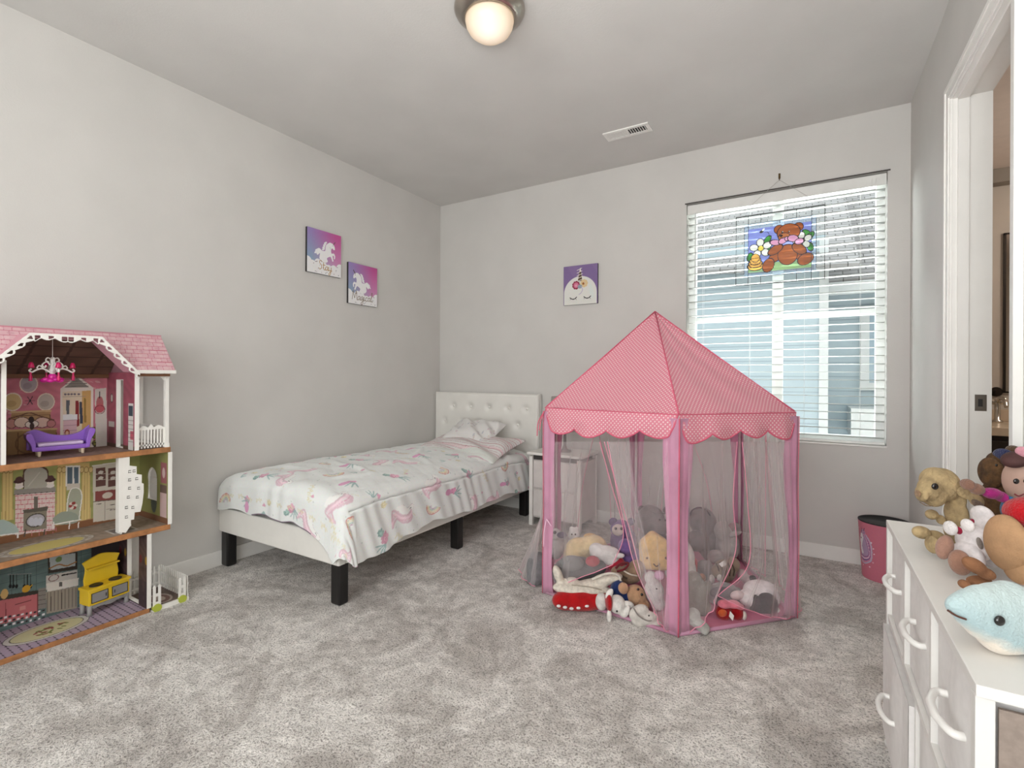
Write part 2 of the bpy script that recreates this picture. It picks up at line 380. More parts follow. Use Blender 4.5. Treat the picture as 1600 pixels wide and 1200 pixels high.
m = MB(); m.tube([(1.075, 4.5, 1.046), (1.075, 4.485, 1.046)], .032, 24); m.build('rose', mat('bronze', (50, 42, 36), .4, .6), t)
m = MB(); m.tube([(1.075, 4.485, 1.046), (1.075, 4.455, 1.046)], [.01, .014], 12); m.build('knob', mat('bronze', (50, 42, 36)), t)
t = thing('wall_mirror', 'frameless bathroom mirror on the wall above the counter', 'mirror', (1.6, 4.495, 1.6))
m = MB(); m.box(1.12, 2.1, 4.488, 4.498, 1.05, 2.09); m.build('glass', mat('mirror', (225, 220, 212), .03, 1), t)
m = MB(); m.box(1.108, 1.12, 4.482, 4.498, 1.04, 2.10).box(1.108, 2.11, 4.482, 4.498, 2.09, 2.10).box(1.108, 2.11, 4.482, 4.498, 1.04, 1.05); m.build('frame', mat('bronze', (50, 42, 36)), t)
bl = bpy.data.lights.new('bathroom_lamp', 'POINT'); bl.energy = 20; bl.color = (1, .90, .80); bl.shadow_soft_size = .15
bo = bpy.data.objects.new('bathroom_lamp', bl); COL.objects.link(bo); bo.location = (1.9, 3.4, 2.2)

# ------------------------------------------------------------------ window
VINYL = mat('white_vinyl', (236, 238, 236), .35)
w = bpy.data.objects.new('window_1', None); COL.objects.link(w); w.location = (-.176, YB + .12, WZ0); struct(w); w['label'] = 'white vinyl window with two sashes behind horizontal blinds'
m = MB(); yf0, yf1 = YB + .10, YB + .16; fw = .045
m.ring(1, yf0, yf1, WX0, WX1, WZ0, WZ1, fw)
m.box(-.212, -.148, yf0 - .005, yf1, WZ0 + fw, WZ1 - fw)
m.build('window_frame', VINYL, w)
m = MB(); m.box(WX0 + fw, -.212, yf0 + .01, yf1 - .01, 1.535, 1.565).box(-.148, WX1 - fw, yf0 + .01, yf1 - .01, 1.535, 1.565); m.build('meeting_rail', VINYL, w, bevel=.002)
def glassmat():
    m = bpy.data.materials.new('window_glass'); m.use_nodes = True; N, Lk = nt(m); N.remove(N['Principled BSDF'])
    o = N['Material Output']; t_ = N.new('ShaderNodeBsdfTransparent'); g = N.new('ShaderNodeBsdfGlossy'); g.inputs['Roughness'].default_value = .02
    t_.inputs['Color'].default_value = (.96, .985, .98, 1); 
    x = N.new('ShaderNodeMixShader'); x.inputs[0].default_value = 0; Lk.new(t_.outputs[0], x.inputs[1]); Lk.new(g.outputs[0], x.inputs[2]); Lk.new(x.outputs[0], o.inputs['Surface']); return m
m = MB(); m.box(WX0 + fw - .005, -.205, YB + .128, YB + .132, WZ0 + fw - .005, WZ1 - fw + .005).box(-.155, WX1 - fw + .005, YB + .128, YB + .132, WZ0 + fw - .005, WZ1 - fw + .005)
m.build('window_pane', glassmat(), w)
m = MB(); m.box(WX0 - .003, WX1 + .003, YB - .006, YB + .10, WZ0 - .008, WZ0 + .004); m.build('window_sill', TRIM, w, bevel=.003)

# venetian blind hanging in the recess
def slatmat():
    m = bpy.data.materials.new('blind_slat'); m.use_nodes = True; N, Lk = nt(m); b = N['Principled BSDF']; o = N['Material Output']
    b.inputs['Base Color'].default_value = L4((224, 226, 223)); b.inputs['Roughness'].default_value = .35
    t_ = N.new('ShaderNodeBsdfTranslucent'); t_.inputs['Color'].default_value = L4((196, 202, 200))
    x = N.new('ShaderNodeMixShader'); x.inputs[0].default_value = .35; Lk.new(b.outputs[0], x.inputs[1]); Lk.new(t_.outputs[0], x.inputs[2]); Lk.new(x.outputs[0], o.inputs['Surface']); return m
SLAT = slatmat()
bl = thing('venetian_blind', 'white horizontal slat blind lowered over the window with slats open', 'blind', (-.176, YB + .045, WZ1))
BX0, BX1 = WX0 + .008, WX1 - .008; YC = YB + .042
m = MB(); m.box(BX0, BX1, YC - .028, YC + .028, WZ1 - .055, WZ1 - .006); m.build('headrail', VINYL, bl, bevel=.002)
m = MB(); m.box(BX0 - .003, BX1 + .003, YC - .037, YC - .031, WZ1 - .075, WZ1 - .008); m.build('valance', mat('blind_valance', (222, 222, 218), .4), bl, bevel=.002)
nsl = 31; zt = WZ1 - .095; zb = WZ0 + .045
for k in range(nsl):
    z = zt + (zb - zt) * k / (nsl - 1); P = []
    for x in np.linspace(BX0, BX1, 3):
        P.append([(x, YC + .025 * q, z + .0016 * (1 - q * q)) for q in (-1, -.5, 0, .5, 1)])
    m = MB(); m.grid(P); m.build('slat', SLAT, bl, smooth=True, solid=.0026)
m = MB(); m.box(BX0, BX1, YC - .026, YC + .026, WZ0 + .006, WZ0 + .022); m.build('bottom_rail', VINYL, bl, bevel=.003)
for x in (BX0 + .10, BX0 + .40, BX0 + .72, BX1 - .12):
    m = MB()
    for yy in (YC - .027, YC + .027): m.tube([(x, yy, WZ1 - .05), (x, yy, WZ0 + .02)], .0009, 5)
    m.build('ladder_cord', plain((225, 228, 226)), bl)
m = MB(); m.tube([(-.69, YC - .045, WZ1 - .07), (-.69, YC - .047, 1.77)], .0045, 8); m.build('tilt_wand', plain((205, 208, 206), .3), bl)
m = MB(); m.tube(crv([(.325, YC - .04, WZ1 - .03), (.322, YC - .045, WZ1 - .09), (.335, YC - .05, WZ1 - .10), (.345, YC - .04, WZ1 - .03)]), .0012, 5); m.build('lift_cord', plain((215, 215, 210)), bl)
# thin dark tube standing in for the shadow line at the window top
m = MB(); m.tube([(WX0 - .01, YB - .006, WZ1 + .004), (WX1 + .012, YB - .006, WZ1 + .004)], .0045, 8)
tag(m.build('shadow_line', mat('shadow_line_tone', (62, 56, 52), .5)), 'thin dark line standing in for shadow along the top edge of the window', 'shadow line')

# ------------------------------------------------------------------ outside: the neighbouring house
def siding():
    m = bpy.data.materials.new('lap_siding'); m.use_nodes = True; N, Lk = nt(m); b = N['Principled BSDF']; b.inputs['Roughness'].default_value = .7
    tc = N.new('ShaderNodeTexCoord'); sp = N.new('ShaderNodeSeparateXYZ'); Lk.new(tc.outputs['Object'], sp.inputs[0])
    mm = N.new('ShaderNodeMath'); mm.operation = 'MULTIPLY'; mm.inputs[1].default_value = 1 / .18; Lk.new(sp.outputs['Z'], mm.inputs[0])
    fr = N.new('ShaderNodeMath'); fr.operation = 'FRACT'; Lk.new(mm.outputs[0], fr.inputs[0])
    r = N.new('ShaderNodeValToRGB'); e = r.color_ramp.elements; e[0].color = L4((136, 146, 152)); e[0].position = .0; e[1].position = .08; e[1].color = L4((168, 179, 184)); Lk.new(fr.outputs[0], r.inputs['Fac'])
    Lk.new(r.outputs['Color'], b.inputs['Base Color'])
    bp = N.new('ShaderNodeBump'); bp.inputs['Distance'].default_value = .02; Lk.new(fr.outputs[0], bp.inputs['Height']); Lk.new(bp.outputs['Normal'], b.inputs['Normal']); return m
def shingles():
    m = bpy.data.materials.new('roof_shingles'); m.use_nodes = True; N, Lk = nt(m); b = N['Principled BSDF']; b.inputs['Roughness'].default_value = .9
    tc = N.new('ShaderNodeTexCoord'); br = N.new('ShaderNodeTexBrick'); Lk.new(tc.outputs['Object'], br.inputs['Vector'])
    br.inputs['Scale'].default_value = 3.2; br.inputs['Mortar Size'].default_value = .02; br.inputs['Color1'].default_value = L4((158, 154, 152)); br.inputs['Color2'].default_value = L4((138, 134, 132)); br.inputs['Mortar'].default_value = L4((96, 92, 90))
    Lk.new(br.outputs['Color'], b.inputs['Base Color']); return m
SID = siding(); SHN = shingles(); OW = mat('outdoor_trim', (196, 196, 194), .5)
h = thing('neighbouring_house', 'pale blue grey sided house with shingled roof outside the window', 'house', (-.9, 8, -3))
yn = 6.6
m = MB(); m.box(-5, .16, yn, yn + 3.5, -3, 2.75).box(.16, 5, yn + .9, yn + 3.5, -3, 2.3); m.build('siding', SID, h)
m = MB(); m.box(.10, .19, yn - .03, yn + .05, -3, 2.72); m.build('corner_board', OW, h, bevel=.004)
m = MB(); m.add([(-5, yn - .35, 2.62), (.45, yn - .35, 2.30), (.45, yn + 3.5, 4.6), (-5, yn + 3.5, 4.9)], [(0, 1, 2, 3)])
m.add([(.2, yn + .45, 2.28), (5, yn + .45, 2.28), (5, yn + 4, 4.7), (.2, yn + 4, 4.7)], [(0, 1, 2, 3)]); m.build('roof', SHN, h, solid=.06)
m = MB(); m.box(.2, 5, yn + .42, yn + .46, 2.12, 2.27); m.build('fascia', OW, h)
for (x0, x1, z0, z1) in ((.55, 1.25, .98, 2.02),):
    m = MB(); yy = yn + .9
    m.ring(1, yy - .05, yy - .001, x0, x1, z0, z1, .09).box((x0 + x1) / 2 - .03, (x0 + x1) / 2 + .03, yy - .04, yy - .001, z0 + .09, z1 - .09)
    fo = m.build('window_trim', OW, h)
    m = MB(); m.box(x0 + .09, x1 - .09, yy - .015, yy - .005, z0 + .09, z1 - .09); m.build('pane', mat('neighbour_glass', (150, 165, 175), .1), fo)
m = MB(); m.box(.42, 1.4, yn + .25, yn + .9, .45, .78); m.build('window_box', OW, h)
m = MB(); m.box(-9, 9, YB + .3, 20, -3.1, -3); struct(m.build('ground', mat('grey_gravel', (120, 118, 112), .9, noise=.2)))

# ------------------------------------------------------------------ ceiling light and vent
LX, LY = -1.19, 1.775
t = thing('ceiling_light', 'round brushed nickel ceiling light with a glowing frosted glass bowl', 'ceiling light', (LX, LY, ZC))
NK = mat('brushed_nickel', (188, 180, 170), .28, 1, noise=.12, nscale=8)
m = MB(); m.lathe([(.135, 0), (.146, -.004), (.152, -.014), (.153, -.026), (.147, -.038), (.126, -.055), (.110, -.068), (.104, -.062), (.0, -.06)], (LX, LY, ZC), 56); m.build('metal_rim', NK, t, smooth=True)
m = MB(); m.lathe([(.104, -.06), (.105, -.072), (.101, -.092), (.089, -.114), (.067, -.132), (.037, -.144), (.0, -.148)], (LX, LY, ZC), 56)
gm = bpy.data.materials.new('frosted_glass_lit'); gm.use_nodes = True; N, Lk = nt(gm); b = N['Principled BSDF']
b.inputs['Base Color'].default_value = L4((176, 160, 140)); b.inputs['Roughness'].default_value = .35
tc = N.new('ShaderNodeTexCoord'); nn = N.new('ShaderNodeVectorMath'); nn.operation = 'DISTANCE'
bulb = (.02, -.035, -.12); nn.inputs[1].default_value = bulb; Lk.new(tc.outputs['Object'], nn.inputs[0])
rr = N.new('ShaderNodeValToRGB'); e = rr.color_ramp.elements; e[0].position = .02; e[0].color = (1.2, 1.1, .95, 1); e[1].position = .10; e[1].color = (.56, .42, .29, 1)
Lk.new(nn.outputs['Value'], rr.inputs['Fac']); Lk.new(rr.outputs['Color'], b.inputs['Emission Color']); b.inputs['Emission Strength'].default_value = .62
m.build('glass_bowl', gm, t, smooth=True)
t = thing('ceiling_vent', 'white slotted air vent set in the ceiling near the window wall', 'vent', (-1.025, 3.155, ZC))
vx0, vx1, vy0, vy1 = -1.175, -.875, 3.10, 3.215
m = MB(); z0 = ZC - .008
m.ring(2, z0, ZC, vx0, vx1, vy0, vy1, .024, .022).box(-1.03, -1.02, vy0 + .022, vy1 - .022, z0, ZC)
m.build('frame', TRIM, t)
m = MB(); m.box(vx0 + .01, vx1 - .01, vy0 + .01, vy1 - .01, ZC - .0015, ZC); m.build('duct', plain((40, 38, 36)), t)
for k in range(16):
    x = vx0 + .032 + k * .0157; sgn = 1 if x < -1.025 else -1
    m = MB(); m.obox((x, 3.1575, ZC - .005), (.0050, 0, .0036 * sgn), (0, .036, 0), (.0007, 0, 0)); m.build('louvre', TRIM, t)
# ------------------------------------------------------------------ bed
UPH = mat('cream_leatherette', (228, 226, 220), .45, noise=.02, nscale=9, bump=.08, bscale=200)
BLK = mat('black_leg', (22, 20, 20), .3)
bed = thing('bed', 'cream upholstered twin bed frame with tufted headboard and black legs', 'bed', (-2.46, 2.62, 0))
x0, x1 = -3.0, -1.945
m = MB(); m.box(x0, x1, 1.612, 1.66, .208, .352); m.build('foot_rail', UPH, bed, bevel=.008)
m = MB(); m.box(x1 - .045, x1, 1.66, 3.575, .208, .352); m.build('side_rail', UPH, bed, bevel=.008)
m = MB(); m.box(x0, x0 + .045, 1.66, 3.575, .208, .352); m.build('side_rail', UPH, bed, bevel=.008)
m = MB()
for k in range(12): m.box(x0 + .045, x1 - .045, 1.75 + k * .155, 1.82 + k * .155, .28, .296)
m.build('slats', plain((196, 170, 130)), bed)
# headboard, one tufted sheet: buttons pull the face in
hx0, hx1, hz0, hz1, hy = -3.004, -1.905, .22, .985, 3.585
btn = [(-2.79, .86), (-2.60, .86), (-2.40, .86), (-2.20, .86), (-2.02, .86), (-2.89, .72), (-2.69, .72), (-2.50, .72), (-2.30, .72), (-2.11, .72)]
nx, nz = 111, 78; P = []
for i in range(nx):
    row = []
    for j in range(nz):
        x = hx0 + (hx1 - hx0) * i / (nx - 1); z = hz0 + (hz1 - hz0) * j / (nz - 1); q = 0
        for bx, bz in btn: q += .020 * math.exp(-((x - bx) ** 2 + (z - bz) ** 2) / .0009) + .004 * math.exp(-((x - bx) ** 2 + (z - bz) ** 2) / .006)
        e = min(x - hx0, hx1 - x, hz1 - z); rnd = .02 * (1 - min(1, e / .02)) ** 2
        row.append((x, hy + q + rnd, z))
    P.append(row)
m = MB(); m.grid(P); m.box(hx0, hx1, hy + .03, YB - .016, hz0, hz1 - .001)
m.build('headboard', UPH, bed, smooth=False)
bed.children[-1].data.polygons.foreach_set('use_smooth', [i < (nx - 1) * (nz - 1) for i in range(len(bed.children[-1].data.polygons))])
for bx, bz in btn:
    m = MB(); m.ell((bx, hy + .019, bz), (.011, .006, .011)); m.build('button', UPH, bed, smooth=True)
for lx, ly in ((-2.966, 1.655), (-2.00, 1.665), (-1.985, 2.60), (-2.966, 2.60), (-1.985, 3.5), (-2.966, 3.5)):
    m = MB(); m.box(lx - .035, lx + .035, ly - .03, ly + .03, 0, .21); m.build('leg', BLK, bed, bevel=.012, seg=3)
m = MB(); m.box(-2.955, -1.99, 1.665, 3.57, .30, .47)
tag(m.build('mattress', mat('mattress_ticking', (225, 224, 220), .8), bevel=.04, seg=4), 'white mattress lying on the bed frame under the duvet', 'mattress')

# duvet: a cloth folded over the edges of the mattress, motifs printed in cloth coordinates (metres)
DX1, DY_ = -1.985, 1.675        # edges the cloth turns down over
nu, nv = 330, 470
Wa, Wb = 1.0, 1.83
ua = np.linspace(0, 1, nu); vb = np.linspace(0, 1, nv)
U, V = np.meshgrid(ua, vb, indexing='ij'); U = U.ravel(); V = V.ravel()
def sstep(x, a, b):
    t = np.clip((x - a) / (b - a), 0, 1); return t * t * (3 - 2 * t)
# hem lengths vary along the sides
b_raw = V * (Wb + .30); a_raw = U * (Wa + .36)
side_len = .318 + .008 * np.sin(b_raw * 9) + .006 * np.sin(b_raw * 23 + 1) + .070 * sstep(b_raw, 1.3, 1.95)
foot_len = .245 + .0 * sstep(a_raw, .2, .7) + .11 * sstep(a_raw, .80, 1.10) + .006 * np.sin(a_raw * 24) - .02 * sstep(-a_raw, -.25, 0)
oa = np.clip(a_raw - Wa, 0, None) / .36 * side_len; ob = np.clip(b_raw - Wb, 0, None) / .30 * foot_len
_f = 1 - .27 * (oa / side_len) ** 1.5 * (ob / foot_len) ** 1.5; oa = oa * _f; ob = ob * _f
a = np.minimum(a_raw, Wa); b = np.minimum(b_raw, Wb)
o = (oa ** 4 + ob ** 4) ** .25 + 1e-9; on_ = np.hypot(oa, ob) + 1e-9; r = .075; fl = .016
ang = np.minimum(o / r, PI / 2); hor = r * np.sin(ang) + np.clip(o - r * PI / 2, 0, None) * .05; drop = r * (1 - np.cos(ang)) + np.clip(o - r * PI / 2, 0, None) * .99
# corner opens along the diagonal
cor = np.minimum(oa, ob); hor = hor + cor * .10
top = .525 + .035 * np.sin(PI * np.clip(a / Wa, 0, 1)) ** .6 - .018 * np.exp(-((a - 0) / .08) ** 2) + .012 * np.sin(PI * np.clip(b / Wb, 0, 1)) ** .5
top = top - .022 * sstep(-b, -.35, 0) + .012 * sstep(b, .9, 1.5)
wr = np.zeros_like(a)
for k in range(14):
    th = rng.uniform(0, PI); fq = rng.uniform(7, 26); ph = rng.uniform(0, 6.3)
    wr += (np.abs(np.sin((a_raw * math.cos(th) + b_raw * math.sin(th)) * fq + ph + 1.2 * np.sin(a_raw * 5 + k))) - .6) * .0022
for (fa, fb, th, L, hgt) in ((.62, 1.45, .5, .5, .012), (.35, 1.2, -.3, .5, .010), (.75, .95, .9, .4, .010), (.25, 1.65, .2, .35, .010), (.5, .7, 1.3, .5, .008), (.8, 1.6, -.8, .3, .010)):
    dx_ = a_raw - fa; dy_ = b_raw - fb; al = dx_ * math.cos(th) + dy_ * math.sin(th); ac = -dx_ * math.sin(th) + dy_ * math.cos(th) + .06 * np.sin(al * 7)
    wr += hgt * np.exp(-(al / L) ** 2 * 3) * np.exp(-(ac / .028) ** 2)
amp = 1 - .3 * sstep(o, 0, .05)
X = (XL + .03) + a / Wa * (DX1 - XL - .03) + hor * oa / on_; Y = 3.50 - b / Wb * (3.50 - DY_) - hor * ob / on_
Z = top - drop + wr * amp
# vertical ruffles on the hanging side, and a stitched seam just below the edge
sd = sstep(oa, .05, .12); X += sd * (.0035 * np.sin(b_raw * 62 + 2.5 * np.sin(b_raw * 7) + oa * 26) + .0045 * np.sin(b_raw * 24 + 1 + oa * 14)); X += sd * .012
fd = sstep(ob, .04, .09) * (1 - sstep(oa, 0, .03)); Y -= fd * (.003 * np.sin(a_raw * 40 + 2 * np.sin(a_raw * 11)))
seam = np.exp(-((oa - .098) / .006) ** 2) * (b_raw > .05) * (b_raw < 1.88); X -= .012 * seam; Z -= .004 * seam
puff = np.exp(-((oa - .06) / .035) ** 2); X += .014 * puff
Z = np.maximum(Z, .12)
PK, PK2, TL, YL, GY = (230, 198, 209), (218, 166, 186), (146, 178, 176), (220, 212, 176), (160, 160, 158)
def rose(c, x, y, s, col=PK2, rot=0):
    for k in range(7):
        t = rot + k * 2.4; c.ell(x + math.cos(t) * s * .45, y + math.sin(t) * s * .45, s * .42, s * .34, np.array(col) + (k % 3 - 1) * 14, t)
    c.ell(x, y, s * .35, s * .35, np.array(col) + 22); c.ell(x, y, s * .25, s * .22, np.array(col) - 25, ring=s * .07)
def leaf(c, x, y, s, th, col=TL):
    for k in (-.7, -.25, .25, .7): c.ell(x + math.cos(th + k) * s * .7, y + math.sin(th + k) * s * .7, s * .7, s * .09, col, th + k, .8)
def unicorn(c, x, y, s, th, mc=PK):
    co, si = math.cos(th), math.sin(th)
    T = lambda p, q: (x + (p * co - q * si) * s, y + (p * si + q * co) * s)
    c.poly([T(*p) for p in crv([(-.9, -.2), (-.6, .25), (0, .45), (.5, .35), (.75, 0), (.6, -.2), (.1, -.1), (-.3, -.5), (-.8, -.6)], 5)], (240, 240, 237))
    c.line([T(*p) for p in crv([(.5, .35), (.75, 0), (.6, -.2), (.1, -.1), (-.3, -.5)], 5)], s * .03, (196, 186, 190), .8)
    for k, q in enumerate((.66, .50, .34, .18)):
        c.line([T(*p) for p in crv([(.42, q * .9), (.1, q + .12), (-.4, q + .0), (-.8, q - .45), (-1.15, q - .35 - k * .1), (-1.3, q - .1)], 6)], s * .15, np.array(mc) + (k % 3 - 1) * 14, .85)
    c.line([T(*p) for p in crv([(.45, .5), (-.1, .62), (-.7, .3), (-1.1, -.2)], 6)], s * .03, PK2)
    c.poly([T(.5, .35), T(.62, .45), T(.95, .95)], YL); c.line([T(*p) for p in [(.28, .05), (.36, -.01), (.45, .03)]], s * .035, (70, 66, 64))
def rainbow(c, x, y, s, th):
    for k, cc in enumerate(((206, 130, 120), (226, 190, 150), (222, 214, 170), (170, 190, 180), (190, 160, 180))):
        rr_ = s * (1 - .17 * k); c.line([(x + rr_ * math.cos(th + t), y + rr_ * math.sin(th + t)) for t in np.linspace(0, PI, 16)], s * .12, cc, .85)
def scribble(c, x, y, L, th, col=YL, s=.022):
    pts = []
    for k in range(int(L / .007)):
        d_ = k * .007; q = s * (1 if k % 2 else -1) * (.6 + .4 * math.sin(k * 1.7)); pts.append((x + d_ * math.cos(th) - q * math.sin(th), y + d_ * math.sin(th) + q * math.cos(th)))
    c.line(pts, .0045, col, .8)
def heart(c, x, y, s, col): c.ell(x - s * .4, y, s * .5, s * .5, col); c.ell(x + s * .4, y, s * .5, s * .5, col); c.poly([(x - s * .85, y - s * .2), (x + s * .85, y - s * .2), (x, y - s * 1.3)], col)
c = Cv(a_raw, b_raw, (230, 233, 231))
R2 = random.Random(11)
motifs = []
for i in range(7):
    for j in range(11):
        px_ = .08 + i * .20 + (j % 2) * .10 + R2.uniform(-.03, .03); py_ = .06 + j * .20 + R2.uniform(-.03, .03); motifs.append((px_, py_, (i * 2 + j * 3) % 7, R2.uniform(0, 6.3)))
for (px_, py_, k, th) in motifs:
    if k in (0, 3): unicorn(c, px_, py_, .085, th)
    elif k == 1: rose(c, px_, py_, .036, PK2); leaf(c, px_ + .03, py_, .05, th); rose(c, px_ - .035, py_ + .03, .026, (150, 178, 172))
    elif k == 2: rainbow(c, px_, py_, .055, th)
    elif k == 4: rose(c, px_, py_, .030, (216, 150, 180)); leaf(c, px_ + .02, py_, .055, th + 1); c.ell(px_, py_ + .05, .02, .035, (222, 160, 196))
    elif k == 5: scribble(c, px_, py_, .13, th, s=.02); heart(c, px_ + .06, py_ + .07, .012, PK2)
    else: heart(c, px_, py_, .014, PK2); leaf(c, px_, py_ + .04, .035, th); rose(c, px_ + .05, py_ - .03, .022, YL)
for k in range(150): c.ell(R2.uniform(0, 1.4), R2.uniform(0, 2.1), .004, .004, (190, 196, 194))
# gold lettering-like flourishes along the hem, thin dark edge line below the seam
for k in range(14): scribble(c, .12 + k * .09, 2.03, .06, 0, s=.018)
c.put(np.arange(len(oa)), (np.abs(oa - .098) < .0016) & (b_raw < 1.88), (120, 116, 112), .75)
c.put(np.arange(len(oa)), (ob > foot_len * .975) & (a_raw > .35) & (a_raw < .86), (112, 92, 112), .9)
DUV = printmat('duvet_cloth', .8, .25, sheen=.2)
du = gridmesh('duvet', np.stack([X, Y, Z], 1), nu, nv, c.C, DUV, solid=.008)
tag(du, 'white duvet with pink unicorns, rainbows and roses draped over the bed', 'duvet')

def pillow(name, label, cx, cy, cz, w, d, h, rot, tilt, paint, seed, ruff=0, group=None):
    n = 90; u, v = np.meshgrid(np.linspace(-1, 1, n), np.linspace(-1, 1, n), indexing='ij'); u = u.ravel(); v = v.ravel(); rg = np.random.default_rng(seed)
    t = thing(name, label, 'pillow', (cx, cy, cz), rot)
    pin = 1 - .10 * (1 - np.abs(u)) ** 0 * 0
    hh = np.clip((1 - np.abs(u) ** 2.6) * (1 - np.abs(v) ** 2.6), 0, 1) ** .42
    wr_ = sum(np.sin(u * rg.uniform(3, 9) + v * rg.uniform(3, 9) + rg.uniform(0, 6)) for _ in range(7)) * .006
    kx = 1 - .07 * (1 - v ** 2) ** 1 * (np.abs(u) ** 2); ky = 1 - .09 * (1 - u ** 2) * (np.abs(v) ** 2)
    for sgn, nm in ((1, 'front_cover'), (-1, 'back_cover')):
        z = hh * h * (.62 if sgn > 0 else -.38) + (wr_ * hh * 1.2 if sgn > 0 else 0) + u * tilt * 0 + v * tilt
        c_ = Cv(u * w / 2, v * d / 2, (228, 226, 224)); paint(c_)
        P = np.stack([u * w / 2 * kx, v * d / 2 * ky, z + h * .38], 1)
        gridmesh(nm, P, n, n, c_.C, printmat('pillow_cloth', .85, .25), t, world=False)
    return t
def stripes(c):
    i = np.arange(len(c.X)); yy = c.Y + c.X * .22 + .012 * np.sin(c.X * 14)
    for k in range(-12, 13):
        col = (184, 112, 122) if k % 2 == 0 else (196, 160, 168); c.put(i, np.abs(yy - k * .027) < (.003 if k % 2 == 0 else .0022), col, .9)
        if k % 5 == 0: c.put(i, np.abs(yy - k * .027 - .012) < .008, (232, 205, 208), .8)
    c.put(i, c.Y < -.165, (214, 218, 212), .9)
def specks(c):
    R = random.Random(3)
    for k in range(46): c.ell(R.uniform(-.25, .25), R.uniform(-.17, .17), .011, .009, R.choice([(196, 190, 196), (206, 196, 188), (188, 188, 196), (210, 190, 196)]), R.uniform(0, 3), .75)
pillow('pillow', 'striped white and red pillow flat on the duvet, under the small pillow', -2.30, 3.12, .533, .80, .50, .10, .05, .05, stripes, 2)
pillow('pillow', 'small pale speckled pillow on top of the striped pillow', -2.36, 3.29, .615, .47, .32, .11, .06, .075, specks, 5)

# ------------------------------------------------------------------ wall pictures
def stroke_text(c, strokes, ox, oy, s, w, col):
    for st in strokes: c.line([(ox + x * s, oy + y * s) for x, y in crv(st, 6)], w, col)
G = {  # small handwriting alphabet, units: x-height 1
 'S': ([[(1.1, 2.1), (.7, 2.4), (.3, 2.1), (.4, 1.6), (.9, 1.1), (.9, .4), (.4, 0), (0, .3)]], 1.3),
 'M': ([[(0, 0), (.2, 1.2), (.35, 2.2), (.6, 1.2), (.8, .4), (1.1, 1.3), (1.35, 2.2), (1.5, 1.1), (1.6, 0), (1.85, .1)]], 1.8),
 't': ([[(.3, 2.0), (.25, 1), (.3, .2), (.6, 0), (.8, .3)], [(0, 1.25), (.4, 1.3), (.75, 1.35)]], .85),
 'a': ([[(.75, .9), (.4, 1.0), (.05, .6), (.2, .05), (.55, .2), (.8, .95)], [(.8, .95), (.75, .3), (.9, .0), (1.1, .25)]], 1.05),
 'y': ([[(.05, 1), (.1, .3), (.4, .05), (.75, .4), (.85, 1)], [(.85, 1), (.75, -.2), (.5, -1.0), (.1, -1.1), (.2, -.6), (1.1, .2)]], 1.1),
 'g': ([[(.75, .9), (.4, 1.0), (.05, .6), (.2, .05), (.55, .2), (.8, .95)], [(.8, .95), (.75, -.2), (.5, -1.0), (.1, -1.0), (.25, -.5), (1.1, .2)]], 1.05),
 'i': ([[(.1, 1), (.1, .3), (.3, 0), (.5, .25)], [(.12, 1.5), (.16, 1.6)]], .5),
 'c': ([[(.7, .85), (.4, 1.0), (.05, .6), (.2, .05), (.6, .05), (.85, .3)]], .85),
 'l': ([[(.05, .6), (.5, 2.0), (.3, 2.4), (.1, 1.6), (.15, .3), (.4, 0), (.6, .3)]], .6)}
def write(c, word, ox, oy, s, w, col):
    for ch in word:
        st, adv = G[ch]; stroke_text(c, st, ox, oy, s, w, col); ox += adv * s
W_, H_ = .29, .312
def sky(c, flip=False):
    t = np.clip(c.X / W_, 0, 1); v = np.clip(c.Y / H_, 0, 1)
    c1 = np.array((140, 172, 190.)); c2 = np.array((156, 136, 190.)); c3 = np.array((194, 88, 150.)); c4 = np.array((206, 150, 190.))
    k = np.clip(t * 1.35 - .15, 0, 1)[:, None]; q = np.clip(v * 1.4 - .3, 0, 1)[:, None]
    left = c1 * (1 - q) + c2 * q; right = c4 * (1 - q) + c3 * q; c.C[:] = left * (1 - k) + right * k
def clouds(c, dots=True):
    Wt = (236, 236, 236)
    for x, y, r in ((0, .07, .04), (.045, .062, .026), (.09, .075, .03), (.135, .062, .03), (.18, .05, .028), (.225, .055, .028), (.28, .07, .03)): c.ell(x, y, r, r, Wt)
    c.rect(0, 0, W_, .058, Wt)
    R = random.Random(8)
    for k in range(22):
        x, y = R.uniform(.02, .27), R.uniform(.01, .085); c.ell(x, y, .0035, .0035, R.choice([(150, 130, 140), (190, 190, 196), (120, 120, 126)]))
HORSE = [(.045 + x * .80, .027 + y * .86) for x, y in [(.18, .25), (.21, .245), (.232, .225), (.236, .20), (.225, .195), (.205, .205), (.195, .185), (.20, .16), (.225, .165), (.24, .145), (.236, .12), (.226, .12), (.226, .14), (.212, .145), (.215, .12), (.222, .10), (.21, .095), (.20, .115), (.185, .13), (.15, .11), (.16, .085), (.13, .07), (.09, .08), (.07, .10), (.075, .14), (.05, .12), (.035, .145), (.045, .17), (.07, .18), (.10, .165), (.13, .17), (.135, .20), (.145, .225)]]
def pic_a(c):
    sky(c); c.poly(crv(HORSE + [HORSE[0]], 4), (240, 240, 240))
    for x, y in ((.152, .230), (.144, .214), (.138, .197), (.135, .182), (.078, .164), (.072, .148)): c.ell(x, y, .015, .007, (238, 238, 240), .6)
    c.line([(.222, .234), (.236, .252)], .006, (110, 90, 90)); c.ell(.216, .223, .0028, .0028, (60, 60, 60)); c.line([(.19, .207), (.202, .19)], .0025, (170, 170, 176)); clouds(c)
    write(c, 'Stay', .095, .034, .0265, .0048, (176, 138, 80))
